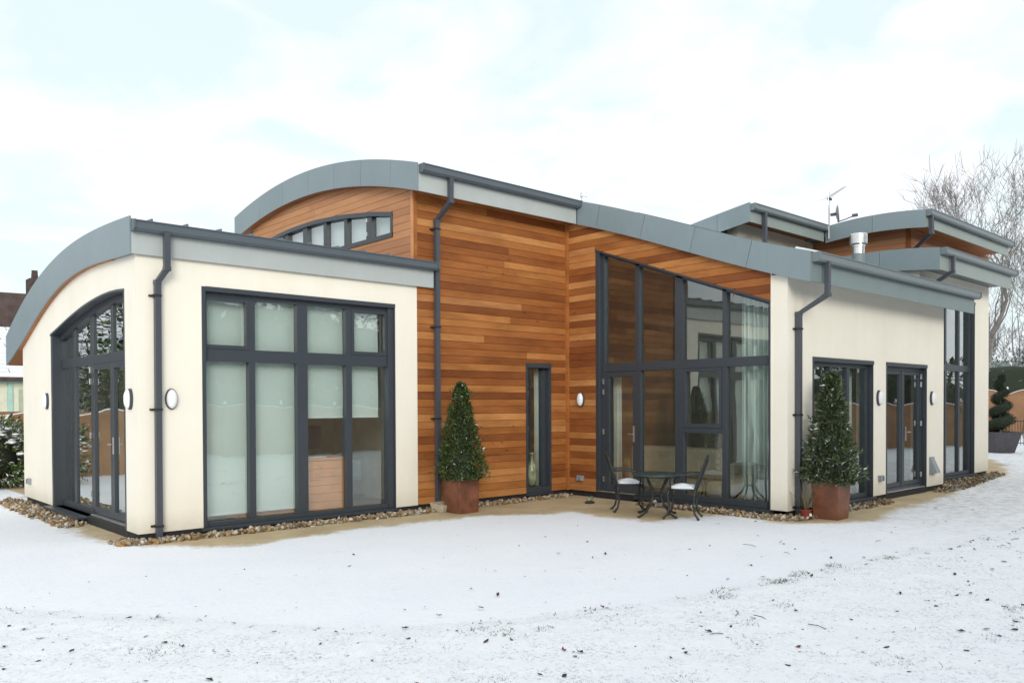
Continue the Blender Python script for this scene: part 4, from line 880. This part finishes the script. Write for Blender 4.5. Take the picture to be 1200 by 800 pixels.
t = MB().lathe([(.05, 0), (.085, .06), (.105, .17), (.11, .28), (.085, .38), (.04, .47), (.035, .56), (.075, .61), (.078, .62)], (7.08, .20, .11), 24).obj('vase', 'pottery', smooth=True); tag(t, 'tall glazed green and grey vase on the sill of the narrow window', 'vase')

# ------------------------------------------------------------------ plants
def leaves(pts, nrm, size, cols, aspect=.42, spread=.6, snowp=0.0, snowz=0.3):
    """one folded leaf (4 tris) per point, growing roughly outward along nrm"""
    b = MB()
    for p, n in zip(pts, nrm):
        s = size * random.uniform(.6, 1.25); d = (Vector(n) + Vector((random.gauss(0, spread), random.gauss(0, spread), random.gauss(0, spread)))).normalized()
        x = d.cross(Vector((random.gauss(0, .3), random.gauss(0, .3), 1))).normalized(); q = Matrix.Rotation(random.uniform(-.7, .7), 3, d); x = q @ x; u_ = x.cross(d)
        p = Vector(p); w_ = s * aspect
        V = [p, p + d * s * .45 + x * w_ * .5 + u_ * w_ * .18, p + d * s * .45 - x * w_ * .5 + u_ * w_ * .18, p + d * s + u_ * (-s * .12), p + d * s * .5]
        c = random.choice(cols); g = random.uniform(.7, 1.35)
        c = tuple(a * g for a in c)
        if random.random() < snowp and (x.cross(d)).z * (1 if u_.z > 0 else -1) and abs(u_.z) > snowz: c = (.80, .84, .88)
        b.add(V, [(0, 1, 4), (1, 3, 4), (0, 4, 2), (4, 3, 2)], c)
    return b
def cone_pts(n, h, r0, rt=.03, z0=0.0, inner=.55, ex=.9):
    P = []; Nn = []
    ph = [random.uniform(0, 6.28) for _ in range(6)]
    while len(P) < n:
        t_ = random.random() ** 1.25; a = random.uniform(0, 6.28)
        prof = (1 - t_) ** ex * r0 + rt; prof *= 1 + .10 * math.sin(3 * a + ph[0] + t_ * 7) + .08 * math.sin(7 * a + ph[1] - t_ * 19) + .07 * math.sin(t_ * 31 + ph[2] + 2 * a)
        if t_ < .06: prof *= .75 + 4 * t_
        k = random.uniform(inner, 1.0) ** .6; r = prof * k
        P.append((r * math.cos(a), r * math.sin(a), z0 + t_ * h)); Nn.append((math.cos(a), math.sin(a), .35 + .5 * t_))
    return P, Nn
def cone_bush(loc, h, r0, n, size, cols, label, snowp=0.0, mat='leaf', asp=.42, ex=.9):
    t = empty('topiary_bush', loc); P, Nn = cone_pts(n, h, r0, ex=ex)
    for _ in range(46):
        z = h * random.random() ** 1.3 * .97; a = random.uniform(0, 6.28); rr_ = r0 * (1 - z / h) ** ex; L = random.uniform(.05, .15)
        for q in range(9): P.append(((rr_ + L * q / 8) * math.cos(a), (rr_ + L * q / 8) * math.sin(a), z + L * .5 * q / 8)); Nn.append((math.cos(a), math.sin(a), .7))
    leaves(P, Nn, size, cols, asp, .6, snowp).obj('foliage', mat, t, recalc=False)
    b = MB(); b.tube([(0, 0, -.25), (0.01, 0, h * .5), (0, 0, h * .93)], [.022, .014, .004], 7)
    for k in range(26):
        z = h * random.uniform(.02, .85); a = random.uniform(0, 6.28); L = r0 * (1 - z / h) * .85; b.tube([(0, 0, z), (L * math.cos(a), L * math.sin(a), z + L * .5)], [.006, .002], 4)
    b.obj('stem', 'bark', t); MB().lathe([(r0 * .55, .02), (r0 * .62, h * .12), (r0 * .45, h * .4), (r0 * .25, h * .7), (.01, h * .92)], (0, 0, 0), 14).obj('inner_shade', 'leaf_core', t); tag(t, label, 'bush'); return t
def planter(loc, s0, s1, h, rz, mat, label):
    t = empty('planter', loc, rz); b = MB(); a, c = s0 / 2, s1 / 2
    def ring(r, z): return [(-r, -r, z), (r, -r, z), (r, r, z), (-r, r, z)]
    V = ring(a, 0) + ring(c, h) + ring(c - .02, h) + ring(c - .025, h - .07); fs = [(3, 2, 1, 0)]
    for q in range(3): fs += [(4 * q + i, 4 * q + (i + 1) % 4, 4 * q + 4 + (i + 1) % 4, 4 * q + 4 + i) for i in range(4)]
    b.add(V, fs).obj('pot', mat, t, bevel=.006); MB().add(ring(c - .024, h - .065), [(0, 1, 2, 3)]).obj('soil', 'soil', t, recalc=False); tag(t, label, 'planter'); return t
planter((4.79, -.56, -.10), .39, .415, .54, R(0), 'corten', 'square rusty brown metal planter in front of the cedar wall')
G1 = [(.045, .078, .026), (.065, .10, .032), (.036, .06, .024), (.09, .125, .04)]
cone_bush((4.79, -.56, .43), 1.53, .37, 7500, .060, G1 + [(.10, .13, .03)], 'tall cone shaped green bush potted in front of the cedar wall', .004, ex=.76)
planter((8.33, -4.99, -.10), .375, .425, .56, R(2), 'corten', 'square rusty brown tapered planter at the cream corner of the low wing')
G2 = [(.055, .085, .036), (.075, .108, .044), (.04, .062, .032), (.10, .135, .06), (.125, .155, .08)]
cone_bush((8.33, -4.99, .43), 1.62, .41, 5000, .088, G2, 'cone shaped laurel with flecks of snow, potted at the cream corner', .035, asp=.36)
# strappy plant in its small red pot
t = MB().lathe([(.065, 0), (.085, .14), (.09, .14), (.09, .155), (.078, .155), (.075, .12)], (7.93, -4.80, -.10), 18).obj('plant_pot', 'terracotta'); tag(t, 'small red plastic pot with a white label at the foot of the downpipe', 'plant pot')
b = MB().box(-.022, .022, -.004, .0, -.02, .02); o = b.obj('price_label', 'white_plastic', t); o.matrix_parent_inverse = Matrix(); o.location = (7.905, -4.888, -.02); o.rotation_euler = (R(-6), 0, R(-18))
t = empty('strappy_plant', (7.93, -4.80, .02)); b = MB()
for k in range(34):
    a = random.uniform(0, 6.28); L = random.uniform(.28, .52); lean = random.uniform(.15, .9); wd = .011; c = random.choice([(.10, .12, .05), (.16, .15, .08), (.07, .08, .05), (.20, .16, .10)]); pr_ = None
    sx, sy = -math.sin(a) * wd, math.cos(a) * wd
    for i in range(5):
        q = i / 4; r = L * lean * q; z = L * (q - .45 * lean * q * q); wq = 1 - q * .9; cur = [(r * math.cos(a) - sx * wq, r * math.sin(a) - sy * wq, z), (r * math.cos(a) + sx * wq, r * math.sin(a) + sy * wq, z)]
        if pr_: b.add(pr_ + cur, [(0, 1, 3, 2)], c)
        pr_ = cur
b.obj('foliage', 'leaf_dull', t, recalc=False); tag(t, 'spiky strap leaved plant growing in the small red pot', 'plant')
# splash block and mossy stone
t = MB().add([(-.13, -.10, 0), (.13, -.10, 0), (.13, .12, 0), (-.13, .12, 0), (-.16, -.13, .11), (.16, -.13, .11), (.16, .16, .15), (-.16, .16, .15)], [(3, 2, 1, 0), (4, 5, 6, 7), (0, 1, 5, 4), (1, 2, 6, 5), (2, 3, 7, 6), (3, 0, 4, 7)]).obj('splash_block', 'concrete', bevel=.01)
t.location = (4.62, -.30, -.10); t.rotation_euler = (0, 0, R(12)); tag(t, 'pale concrete block under the downpipe beside the left planter', 'concrete block')
t = empty('stone_frog', (7.12, -1.22, -.10)); MB().add([(v.x * .10, v.y * .085, .02 + v.z * .03) for v in IV], IF).obj('base', 'soil', t, smooth=True)
MB().add([(v.x * .06, v.y * .05, .07 + v.z * .035) for v in IV], IF).add([(.05 + v.x * .03, .0 + v.y * .035, .10 + v.z * .025) for v in IV], IF).obj('figure', 'pottery', t, smooth=True); tag(t, 'small mossy stone ornament on the bare paving near the terrace door', 'garden ornament')

# cast iron table and chairs
t = empty('garden_table', (6.68, -3.02, -.10), R(38)); MB().lathe([(.36, .625), (.385, .63), (.39, .642), (.385, .655), (.36, .66)], (0, 0, 0), 36).obj('table_top', 'table_green', t)
b = MB(); 
for k in range(4):
    a = math.pi / 4 + k * math.pi / 2
    lg = [(.24, .63), (.20, .55), (.11, .42), (.085, .30), (.15, .17), (.27, .06), (.36, .025), (.40, .012)]
    o = MB().tube([(r * math.cos(a), r * math.sin(a), z) for r, z in lg], [.016, .016, .017, .018, .017, .016, .017, .024], 8).obj('leg', 'iron', t, smooth=True)
MB().lathe([(.02, .27), (.09, .285), (.09, .30), (.02, .315)], (0, 0, 0), 16).obj('leg_ring', 'iron', t)
MB().tube([(.34 * math.cos(q), .34 * math.sin(q), .61) for q in np.linspace(0, 2 * math.pi, 30)], .009, 6, caps=False).obj('apron', 'iron', t)
tag(t, 'small round dark green cast iron garden table between the two chairs', 'garden table')
def chair():
    t = empty('garden_chair', (0, 0, 0))
    sw = [(.20 * math.copysign(abs(math.cos(q)) ** .7, math.cos(q)), .20 * math.copysign(abs(math.sin(q)) ** .7, math.sin(q))) for q in np.linspace(0, 2 * math.pi, 28, endpoint=False)]
    b = MB(); b.tube([(x, y, .44) for x, y in sw] + [(sw[0][0], sw[0][1], .44)], .013, 6, caps=False)
    for k in range(-4, 5):
        x = k * .042; h = .185 if abs(k) < 4 else .14; b.tube([(x, -h, .438), (x, h, .438)], .005, 4); b.tube([(-h, x, .436), (h, x, .436)], .005, 4)
    b.obj('seat', 'iron', t)
    for sx in (-1, 1):
        for sy in (-1, 1):
            pts = [(sx * .17, sy * .16, .44), (sx * .185, sy * .19, .36), (sx * .16, sy * .165, .20), (sx * .17, sy * .19, .08), (sx * .20, sy * .235, .02), (sx * .205, sy * .25, .012)]
            MB().tube(pts, [.019, .019, .015, .015, .017, .026], 7).obj('leg', 'iron', t, smooth=True)
    # back at +y, slightly reclined, with pierced scroll work
    by = lambda z: .19 + (z - .44) * .34
    b = MB(); out = [(-.18, .44), (-.205, .60), (-.20, .76), (-.14, .86), (-.05, .895), (0, .93), (.05, .895), (.14, .86), (.20, .76), (.205, .60), (.18, .44)]
    b.tube([(x, by(z), z) for x, z in out], .015, 7)
    for cx_ in (-.11, 0, .11):
        for cz in (.54, .65, .76):
            rr = .048; b.tube([(cx_ + rr * math.cos(q), by(cz + rr * math.sin(q)), cz + rr * math.sin(q)) for q in np.linspace(0, 6.28, 12)], .0075, 5, caps=False)
    for s_ in (-1, 1):
        for z in (.485, .595, .705, .81): b.tube([(-.19, by(z), z), (0, by(z + .02), z + .02), (.19, by(z), z)], .005, 4)
    b.tube([(0, by(.44), .44), (0, by(.9), .9)], .006, 4); b.obj('backrest', 'iron', t)
    for sx in (-1, 1):
        pts = [(sx * .20, by(.66), .66), (sx * .235, .08, .665), (sx * .245, -.06, .65), (sx * .235, -.14, .60), (sx * .20, -.15, .52), (sx * .19, -.14, .44)]
        MB().tube(pts, .013, 6).obj('armrest', 'iron', t, smooth=True)
    b = MB(); n = 12; vs = []
    for i in range(n + 1):
        for k in range(n + 1):
            x = -.17 + .34 * i / n; y = -.175 + .35 * k / n; e = min(1, 4.5 * min(i, n - i, k, n - k) / n); vs.append((x, y, .447 + .055 * e ** .5 * (1 + .35 * math.sin(x * 19 + 1) * math.cos(y * 15))))
    b.add(vs, [(i * (n + 1) + k, (i + 1) * (n + 1) + k, (i + 1) * (n + 1) + k + 1, i * (n + 1) + k + 1) for i in range(n) for k in range(n)])
    b.obj('snow', 'snow', t, smooth=True)
    return t
c1 = chair(); c1.location = (6.80, -2.36, -.10); c1.rotation_euler = (0, 0, R(47)); c1.scale = (1.06, 1.06, 1.02); tag(c1, 'ornate black cast iron chair with snow on its seat, left of the garden table', 'garden chair', 'garden chairs at the round table')
c2 = copy_tree(c1); c2.location = (6.76, -3.44, -.10); c2.rotation_euler = (0, 0, R(-152)); c2.scale = (1.06, 1.06, 1.02); tag(c2, 'ornate black cast iron chair with snow on its seat, right of the garden table', 'garden chair')

# spiral topiary in its dark planter
planter((28.1, -1.3, -.10), .62, .95, .72, R(48), 'grey_stone', 'large dark grey tapered planter past the right end of the house')
t = empty('spiral_topiary', (28.1, -1.3, .55)); P = []; Nn = []
for k in range(9500):
    q = random.random() ** 1.25; H_ = 1.90; a = q * 2 * math.pi * 4.0; R0 = .24 * (1 - q) + .03; rr = .20 * (1 - q) + .10
    c = Vector((R0 * math.cos(a), R0 * math.sin(a), .12 + q * H_)); d = Vector((random.gauss(0, 1), random.gauss(0, 1), random.gauss(0, .75))).normalized(); s = random.uniform(.7, 1)
    P.append(c + Vector((d.x * rr * s, d.y * rr * s, d.z * rr * s * .75))); Nn.append(d)
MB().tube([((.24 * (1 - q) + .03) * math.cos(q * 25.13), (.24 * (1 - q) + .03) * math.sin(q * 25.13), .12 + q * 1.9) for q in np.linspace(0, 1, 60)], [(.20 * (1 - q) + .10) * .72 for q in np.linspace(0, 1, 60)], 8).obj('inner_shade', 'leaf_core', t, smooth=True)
leaves(P, Nn, .05, [(.03, .045, .03), (.045, .06, .04), (.06, .075, .055)], .55, .5, .0).obj('foliage', 'leaf_dull', t, recalc=False); MB().tube([(0, 0, -.1), (0, 0, 2.0)], [.05, .02], 8).obj('stem', 'bark', t)
tag(t, 'dark green spiral clipped topiary in the large planter', 'topiary')

# fences
def fence(pts, label, h=1.6, arch=.12, first=True, mat='fence', under=0.0):
    root = empty('garden_fence', (pts[0][0], pts[0][1], -.12)); tag(root, label, 'fence'); o0 = Vector((pts[0][0], pts[0][1], 0))
    pan = None; post = None
    for (ax, ay), (bx, by_) in zip(pts[:-1], pts[1:]):
        L = math.hypot(bx - ax, by_ - ay); n = max(1, round(L / 1.9)); ang = math.atan2(by_ - ay, bx - ax)
        for i in range(n):
            p = Vector((ax + (bx - ax) * i / n, ay + (by_ - ay) * i / n, 0)) - o0; w_ = L / n
            if pan is None:
                b = MB(); k = 10; top = lambda x: h - arch + arch * math.sin(math.pi * x)
                for r_ in range(12):
                    z0 = .05 + r_ * (h - arch - .1) / 12; z1 = z0 + (h - arch - .1) / 12 + .008
                    b.box(.02, .98, -.012 - (r_ % 2) * .006, .012 - (r_ % 2) * .006, z0, z1)
                xs = np.linspace(.02, .98, k); T = [(x, -.02, top((x - .02) / .96)) for x in xs]; B_ = [(x, -.02, top((x - .02) / .96) - .05) for x in xs]
                P_ = T + B_ + [(x, .03, z) for x, y, z in T] + [(x, .03, z) for x, y, z in B_]
                fs = []
                for q in range(k - 1): fs += [(q, q + 1, k + q + 1, k + q), (2 * k + q, 2 * k + q + 1, q + 1, q), (2 * k + q + 1, 2 * k + q, 3 * k + q, 3 * k + q + 1)]
                b.add(P_, fs); b.prism([(x, 0, max(h - arch - .06, top((x - .02) / .96) - .02)) for x in xs] + [(x, 0, h - arch - .07) for x in xs[::-1]], (0, 1, 0), .02)
                pan = b.obj('fence_panel', mat, root); q1 = pan
                cap = MB(); cap.prism([(x, -.02, top((x - .02) / .96)) for x in xs] + [(x, -.02, top((x - .02) / .96) + .03) for x in xs[::-1]], (0, 1, 0), .05); cap.obj('snow_cap', 'snow', pan)
                post = MB().box(-.05, .05, -.05, .05, 0, h + .02).obj('fence_post', mat, root); MB().box(-.065, .065, -.065, .065, h + .02, h + .05).lathe([(.03, 0), (.055, .05), (.03, .1), (.004, .11)], (0, 0, h + .05), 10).obj('post_cap', 'snow', post); q2 = post
            else:
                q1 = pan.copy(); COL.objects.link(q1); q1.parent = root; c0 = pan.children[0].copy(); COL.objects.link(c0); c0.parent = q1; q2 = post.copy(); COL.objects.link(q2); q2.parent = root
                for ch in post.children: c_ = ch.copy(); COL.objects.link(c_); c_.parent = q2
            q1.location = p; q1.rotation_euler = (0, 0, ang); q1.scale = (w_, 1, 1); q2.location = p; q2.rotation_euler = (0, 0, ang)
    return root
fence([(-16, 10.8), (3.2, 10.8)], 'brown wooden fence with curved panel tops behind the snowy shrub at the left', 1.52, -.16)
fence([(-16, -21), (10, -15.8), (28, -11), (33, -8)], 'brown wooden boundary fence seen reflected in the windows', 1.75)
fence([(45.0, 9.5), (48.6, -3.5)], 'orange brown fence with arched panel tops behind the railings at the right', 2.45, .28)
# iron railing
t = empty('iron_railing', (33.6, .6, -.12), math.atan2(-.674, .739)); b = MB(); n = 34
MB().box(0, 4.4, -.015, .015, .97, 1.0).obj('top_rail', 'iron', t); MB().box(0, 4.4, -.015, .015, .08, .11).obj('bottom_rail', 'iron', t)
bar0 = None
for k in range(38):
    if bar0 is None: bar0 = MB().tube([(0, 0, .0), (0, 0, 1.06)], .011, 6).obj('bar', 'iron', t); o = bar0
    else: o = bar0.copy(); COL.objects.link(o)
    o.location = (.06 + k * .115, 0, 0)
MB().tube([(1.45 + .3 * math.cos(q), -.02, .55 + .36 * math.sin(q)) for q in np.linspace(0, 6.28, 24)], .012, 6, caps=False).obj('scroll', 'iron', t)
tag(t, 'low black iron railing with a round scroll beyond the topiary planter', 'railing')

# hedges and shrubs
def bush_box(name, loc, sx, sy, sz, n, size, cols, label, cat, snowp, asp=.4, mat='leaf_dull', rz=0, core='leaf_core'):
    t = empty(name, loc, rz); P = []; Nn = []
    for _ in range(n):
        d = Vector((random.gauss(0, 1), random.gauss(0, 1), random.gauss(.2, 1))).normalized(); k = random.uniform(.8, 1.05)
        e = [math.copysign(abs(c) ** .6, c) for c in d]; lump = 1 + .09 * math.sin(e[0] * 9 + e[1] * 5) + .07 * math.sin(e[1] * 13 + e[2] * 7) + .05 * math.sin(e[0] * 23)
        P.append((e[0] * sx / 2 * k * lump, e[1] * sy / 2 * k * lump, max(.02, sz / 2 + e[2] * sz / 2 * k * lump))); Nn.append(d)
    leaves(P, Nn, size, cols, asp, .5, snowp).obj('foliage', mat, t, recalc=False)
    b = MB()
    for k in range(7): a = k * .9; b.tube([(sx * .1 * math.cos(a), sy * .1 * math.sin(a), 0), (sx * .3 * math.cos(a), sy * .3 * math.sin(a), sz * .75)], [.03, .01], 5)
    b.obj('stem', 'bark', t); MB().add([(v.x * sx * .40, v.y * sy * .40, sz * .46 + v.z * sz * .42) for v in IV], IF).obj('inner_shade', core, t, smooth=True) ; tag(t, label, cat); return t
LC = [(.05, .085, .025), (.075, .12, .032), (.12, .16, .04), (.035, .06, .02)]
def snow_tufts(root, sx, sy, sz, n):
    b = MB()
    for _ in range(n):
        x = random.uniform(-.45, .45) * sx; y = random.uniform(-.5, .3) * sy; z = sz * (1.02 - .35 * (abs(x / sx * 2) ** 3) - .30 * max(0, -y / sy * 2) ** 2 * random.uniform(.3, 1.6)); s = random.uniform(.03, .085)
        b.add([(x + v.x * s * 1.5, y + v.y * s * 1.3, z + v.z * s * .45) for v in IV1], IF1)
    o = b.obj('snow', 'snow', root, smooth=True); o['kind'] = 'stuff'
s1 = bush_box('laurel_shrub', (-.35, 9.55, -.12), 2.4, 1.4, 1.45, 5200, .11, LC, 'snow dusted green laurel shrub beside the left end of the house', 'shrub', .16, mat='leaf'); snow_tufts(s1, 2.3, 1.4, 1.42, 170)
s2 = bush_box('laurel_shrub', (1.5, 9.7, -.12), 1.9, 1.3, 1.3, 2500, .11, LC, 'snow dusted green laurel shrub partly hidden behind the gable wall', 'shrub', .16, mat='leaf'); snow_tufts(s2, 1.9, 1.3, 1.28, 90)
HC = [(.055, .085, .055), (.08, .11, .07), (.10, .13, .09), (.045, .07, .05)]
bush_box('evergreen_hedge', (54.5, 6.2, -.12), 22, 3.0, 4.6, 9000, .26, HC, 'tall dark evergreen hedge behind the arched fence at the right', 'hedge', .22, rz=R(-73))
bare_late = []
bush_box('evergreen_hedge', (69, 11, -.12), 30, 5, 5.8, 9000, .4, [(.20, .23, .22), (.28, .31, .31), (.14, .165, .155)], 'frosty grey green hedge mass farthest away at the right, paled for haze', 'hedge', .45, rz=R(-73), core='frost_haze_core')  # distant haze is put into the leaf colours, on top of the frost
for k_, (x, y, h) in enumerate([(72, 8.5, 11), (74, 12, 12), (76, 15.5, 11), (70, 5, 10.5)]): bare_late.append((x, y, h, k_))

# bare trees
def bare_tree(loc, H_, r0, label, seed, lean=(0, 0), mat='bark', depth=6, spread=.42, first=.28, twig=.006, snow=False):
    rnd = random.Random(seed); root = empty('bare_tree', loc); tag(root, label, 'tree'); tr = MB(); cr_ = MB()
    def grow(p, d, L, r, lv):
        n = 4 if lv < 2 else 3; pts = [p]; rad = [r]; dd = d.copy(); taper = .62 if lv else .75
        for i in range(n):
            dd = (dd + Vector((rnd.gauss(0, .10), rnd.gauss(0, .10), rnd.gauss(.05, .05)))).normalized(); pts.append(pts[-1] + dd * L / n); rad.append(r * (1 - (1 - taper) * (i + 1) / n))
        (tr if lv == 0 else cr_).tube(pts, rad, 8 if lv == 0 else (5 if lv < 3 else 3), caps=False)
        if lv >= depth: return
        k = rnd.choice((2, 3, 3)) if lv else 4
        for j in range(k):
            a = rnd.uniform(0, 6.28); ax = dd.orthogonal().normalized(); ax.rotate(Matrix.Rotation(a, 3, dd)); sp = spread * rnd.uniform(.6, 1.4)
            nd = (dd * math.cos(sp) + ax * math.sin(sp)).normalized(); nd = (nd + Vector((0, 0, .10))).normalized()
            q = 1.0 if j < 2 else rnd.uniform(.4, .9); i = min(n, max(1, int(q * n))); grow(pts[i], nd, L * rnd.uniform(.68, .86), max(twig, rad[i] * rnd.uniform(.60, .78)), lv + 1)
        if lv > 1:
            for i in range(1, n + 1):
                if rnd.random() < .7:
                    ax = dd.orthogonal().normalized(); ax.rotate(Matrix.Rotation(rnd.uniform(0, 6.28), 3, dd)); nd = (dd * .55 + ax * .8).normalized(); q = pts[i]; l2 = L * rnd.uniform(.25, .5); cr_.tube([q, q + nd * l2 * .5, q + (nd + Vector((0, 0, .25))).normalized() * l2], [max(twig, rad[i] * .4), twig, twig * .6], 3, caps=False)
    grow(Vector((0, 0, 0)), Vector((lean[0], lean[1], 1)).normalized(), H_ * first, r0, 0)
    tr.obj('trunk', mat, root, recalc=False, smooth=True); cr_.obj('crown', mat, root, recalc=False); return root
bare_tree((43.9, 4.7, -.12), 16.6, .28, 'tall bare tree rising behind the right end of the house', 11, (.10, -.09), depth=7, twig=.009, spread=.45, first=.24)
bare_tree((48.5, .2, -.12), 16.5, .2, 'bare many branched tree at the right edge of the picture', 5, (.02, .02), depth=7, twig=.009, spread=.42, first=.24)
bare_tree((82, 13.0, -.12), 17, .16, 'pale frosted bare tree farther back behind the arched fence', 21, (0, 0), 'bark_pale', depth=5)
bare_tree((86, 18.5, -.12), 18, .16, 'pale frosted bare tree in the distance, close to the wall edge of the house', 31, (0, 0), 'bark_pale', depth=5)
bare_tree((9.2, 52, -.12), 9.6, .16, 'small bare tree top far behind the brown roof at the left', 41, (0, 0), 'bark_pale', depth=5)
FR = ['leftmost of the pale frosted trees above the far hedge', 'pale frosted tree second from the house above the far hedge', 'pale frosted tree close beside the house wall above the far hedge', 'pale frosted tree at the picture edge above the far hedge']
for x, y, h, k_ in bare_late: bare_tree((x, y, -.12), h, .12, FR[k_], 90 + k_, (0, 0), 'bark_pale', depth=6, first=.2, twig=.014)
# mature garden behind the photographer, seen in the glass
def conifer(loc, H_, r0, n, label, seed):
    random.seed(seed); t = empty('conifer_tree', loc); P, Nn = cone_pts(n, H_, r0, .1, .4, .35)
    leaves(P, Nn, .55, [(.03, .045, .025), (.045, .06, .035), (.02, .03, .018), (.06, .07, .04)], .5, .6, .03).obj('crown', 'leaf_dull', t, recalc=False)
    MB().tube([(0, 0, 0), (0, 0, H_ * .9)], [.2, .03], 8).obj('trunk', 'bark', t); tag(t, label, 'tree')
CONS = [((-9.5, -27, -.12), 9, 2.6, 'broad dark conifer far left behind the photographer'), ((1.5, -24, -.12), 8, 2.4, 'dark conifer mirrored in the wing window'), ((7.5, -21, -.12), 6.0, 2.2, 'low bushy conifer beyond the boundary fence'), ((13.5, -20, -.12), 9.5, 2.8, 'tall conifer beyond the boundary fence, mirrored in the wing window'), ((20, -19, -.12), 8, 2.6, 'conifer mirrored in the wing window edge'), ((27, -17, -.12), 8.5, 2.8, 'conifer beyond the fence mirrored in the door glass'), ((35, -15, -.12), 7.5, 2.8, 'conifer farthest right beyond the fence')]
for i, (l, h, r_, s_) in enumerate(CONS): conifer(l, h, r_, 2200, s_, 50 + i)
bare_tree((5.5, -19.5, -.12), 11, .2, 'bare tree mirrored in the upper panes of the wing window', 61, depth=5, twig=.012)
bare_tree((17.5, -17, -.12), 10.5, .2, 'bare tree beyond the boundary fence at the right', 62, depth=5, twig=.012)
for i, (x, y, h, s_) in enumerate([(-7.5, 14, 7.5, 'bare twiggy tree mirrored in the arched gable window'), (-12.5, 13.5, 8.5, 'bare twiggy tree at the far left behind the fence'), (-4.2, 16.5, 6.0, 'small bare tree behind the fence at the left')]): bare_tree((x, y, -.12), h, .15, s_, 70 + i, depth=5, twig=.012, first=.2)
bush_box('evergreen_hedge', (4, -20.8, -.12), 40, 3.5, 6.8, 12000, .36, HC, 'long tall evergreen hedge behind the photographer, mirrored in the glass', 'hedge', .03, rz=R(12))
bush_box('evergreen_hedge', (31, -12.4, -.12), 16, 3.0, 3.6, 3500, .3, HC, 'shorter evergreen hedge beyond the boundary fence at the right', 'hedge', .03, rz=R(20))
bush_box('laurel_shrub', (-5.5, 13.2, -.12), 6.5, 2.2, 3.4, 4200, .2, LC, 'large green shrub behind the fence mirrored in the arched window', 'shrub', .12)

bush_box('twiggy_hedge', (-10.5, 17.5, -.12), 16, 3, 6.0, 9000, .26, [(.06, .08, .04), (.10, .10, .07), (.16, .16, .13), (.12, .13, .05)], 'tall mixed twiggy hedge mirrored in the arched gable window', 'hedge', .12)
# neighbours at the left: low outbuilding with a snowy roof, then a house under a big brown roof
nb_ = empty('outbuilding', (0, 0, 0)); tag(nb_, 'low cream outbuilding with pale teal frames and a snow covered roof at the left', 'outbuilding')
wl = MB().box(-7, 5.2, 20, 26, -.1, 2.58).obj('wall', 'cream_paint', nb_)
MB().box(-7.05, 5.25, 19.93, 19.995, 2.40, 2.56).obj('eaves_board', 'teal_paint', nb_)
for x in (-6, -4.6, -3.2, -1.8, -.4, 1.0, 2.42, 3.9): MB().box(x - .07, x + .07, 19.94, 19.996, 0, 2.40).obj('frame_post', 'teal_paint', wl)
for x in (-5.3, -2.5, .3, 3.16): MB().box(x - .5, x + .5, 19.96, 19.998, 1.0, 2.2).obj('window', 'glass', wl)
rf = MB().prism([(-7.4, 19.65, 2.58), (-7.4, 24.2, 4.55), (-7.4, 26.5, 3.5), (-7.4, 26.5, 3.35), (-7.4, 24.2, 4.40), (-7.4, 19.65, 2.45)], (1, 0, 0), 13.0).obj('roof', 'brown_roof', nb_)
for r_ in range(14):
    b = MB(); y0 = 19.62 + r_ * .325; y1 = y0 + .30; zf = lambda y: 2.58 + (y - 19.65) * (1.97 / 4.55); x = -7.38
    while x < 5.5:
        x1 = min(5.55, x + random.uniform(.5, 2.2)); j = random.uniform(0, .05)
        if random.random() < .93: b.add([(x, y0 + j, zf(y0 + j) + .01), (x1 - .03, y0 + j, zf(y0 + j) + .01), (x1 - .03, y1, zf(y1) + .01), (x, y1, zf(y1) + .01), (x, y0 + j, zf(y0 + j) + .055), (x1 - .03, y0 + j, zf(y0 + j) + .055), (x1 - .03, y1, zf(y1) + .05), (x, y1, zf(y1) + .05)], [(3, 2, 1, 0), (4, 5, 6, 7), (0, 1, 5, 4), (1, 2, 6, 5), (2, 3, 7, 6), (3, 0, 4, 7)])
        x = x1
    b.obj('snow_course', 'snow', rf)['kind'] = 'stuff'
nh = empty('neighbour_house', (0, 0, 0)); tag(nh, 'neighbouring house under a large dark brown tiled roof at the far left', 'house')
MB().box(-8, 6.6, 30, 38, -.1, 3.6).obj('wall', 'cream_paint', nh)
rr_ = MB().add([(-9, 29.4, 3.4), (7.6, 29.4, 3.4), (7.6, 38.6, 3.4), (-9, 38.6, 3.4), (-5, 33, 6.8), (6.5, 33, 6.95), (6.5, 35, 6.95), (-5, 35, 6.8)], [(3, 2, 1, 0), (4, 5, 6, 7), (0, 1, 5, 4), (1, 2, 6, 5), (2, 3, 7, 6), (3, 0, 4, 7)]).obj('roof', 'brown_roof', nh)
for r_ in range(16):
    q = r_ / 16; y = 29.4 + 3.6 * q; z = 3.4 + 3.45 * q; MB().box(-9 + 4 * q, 7.6 - 1.1 * q, y - .02, y + .02, z - .01, z + .045).obj('tile_course', 'brown_roof', rr_)
MB().box(5.85, 6.45, 33.4, 34.2, 6.3, 7.75).obj('chimney', 'brown_roof', nh); MB().lathe([(.16, 0), (.13, .4), (.15, .42)], (6.15, 33.8, 7.75), 10).obj('chimney_pot', 'brown_roof', nh)
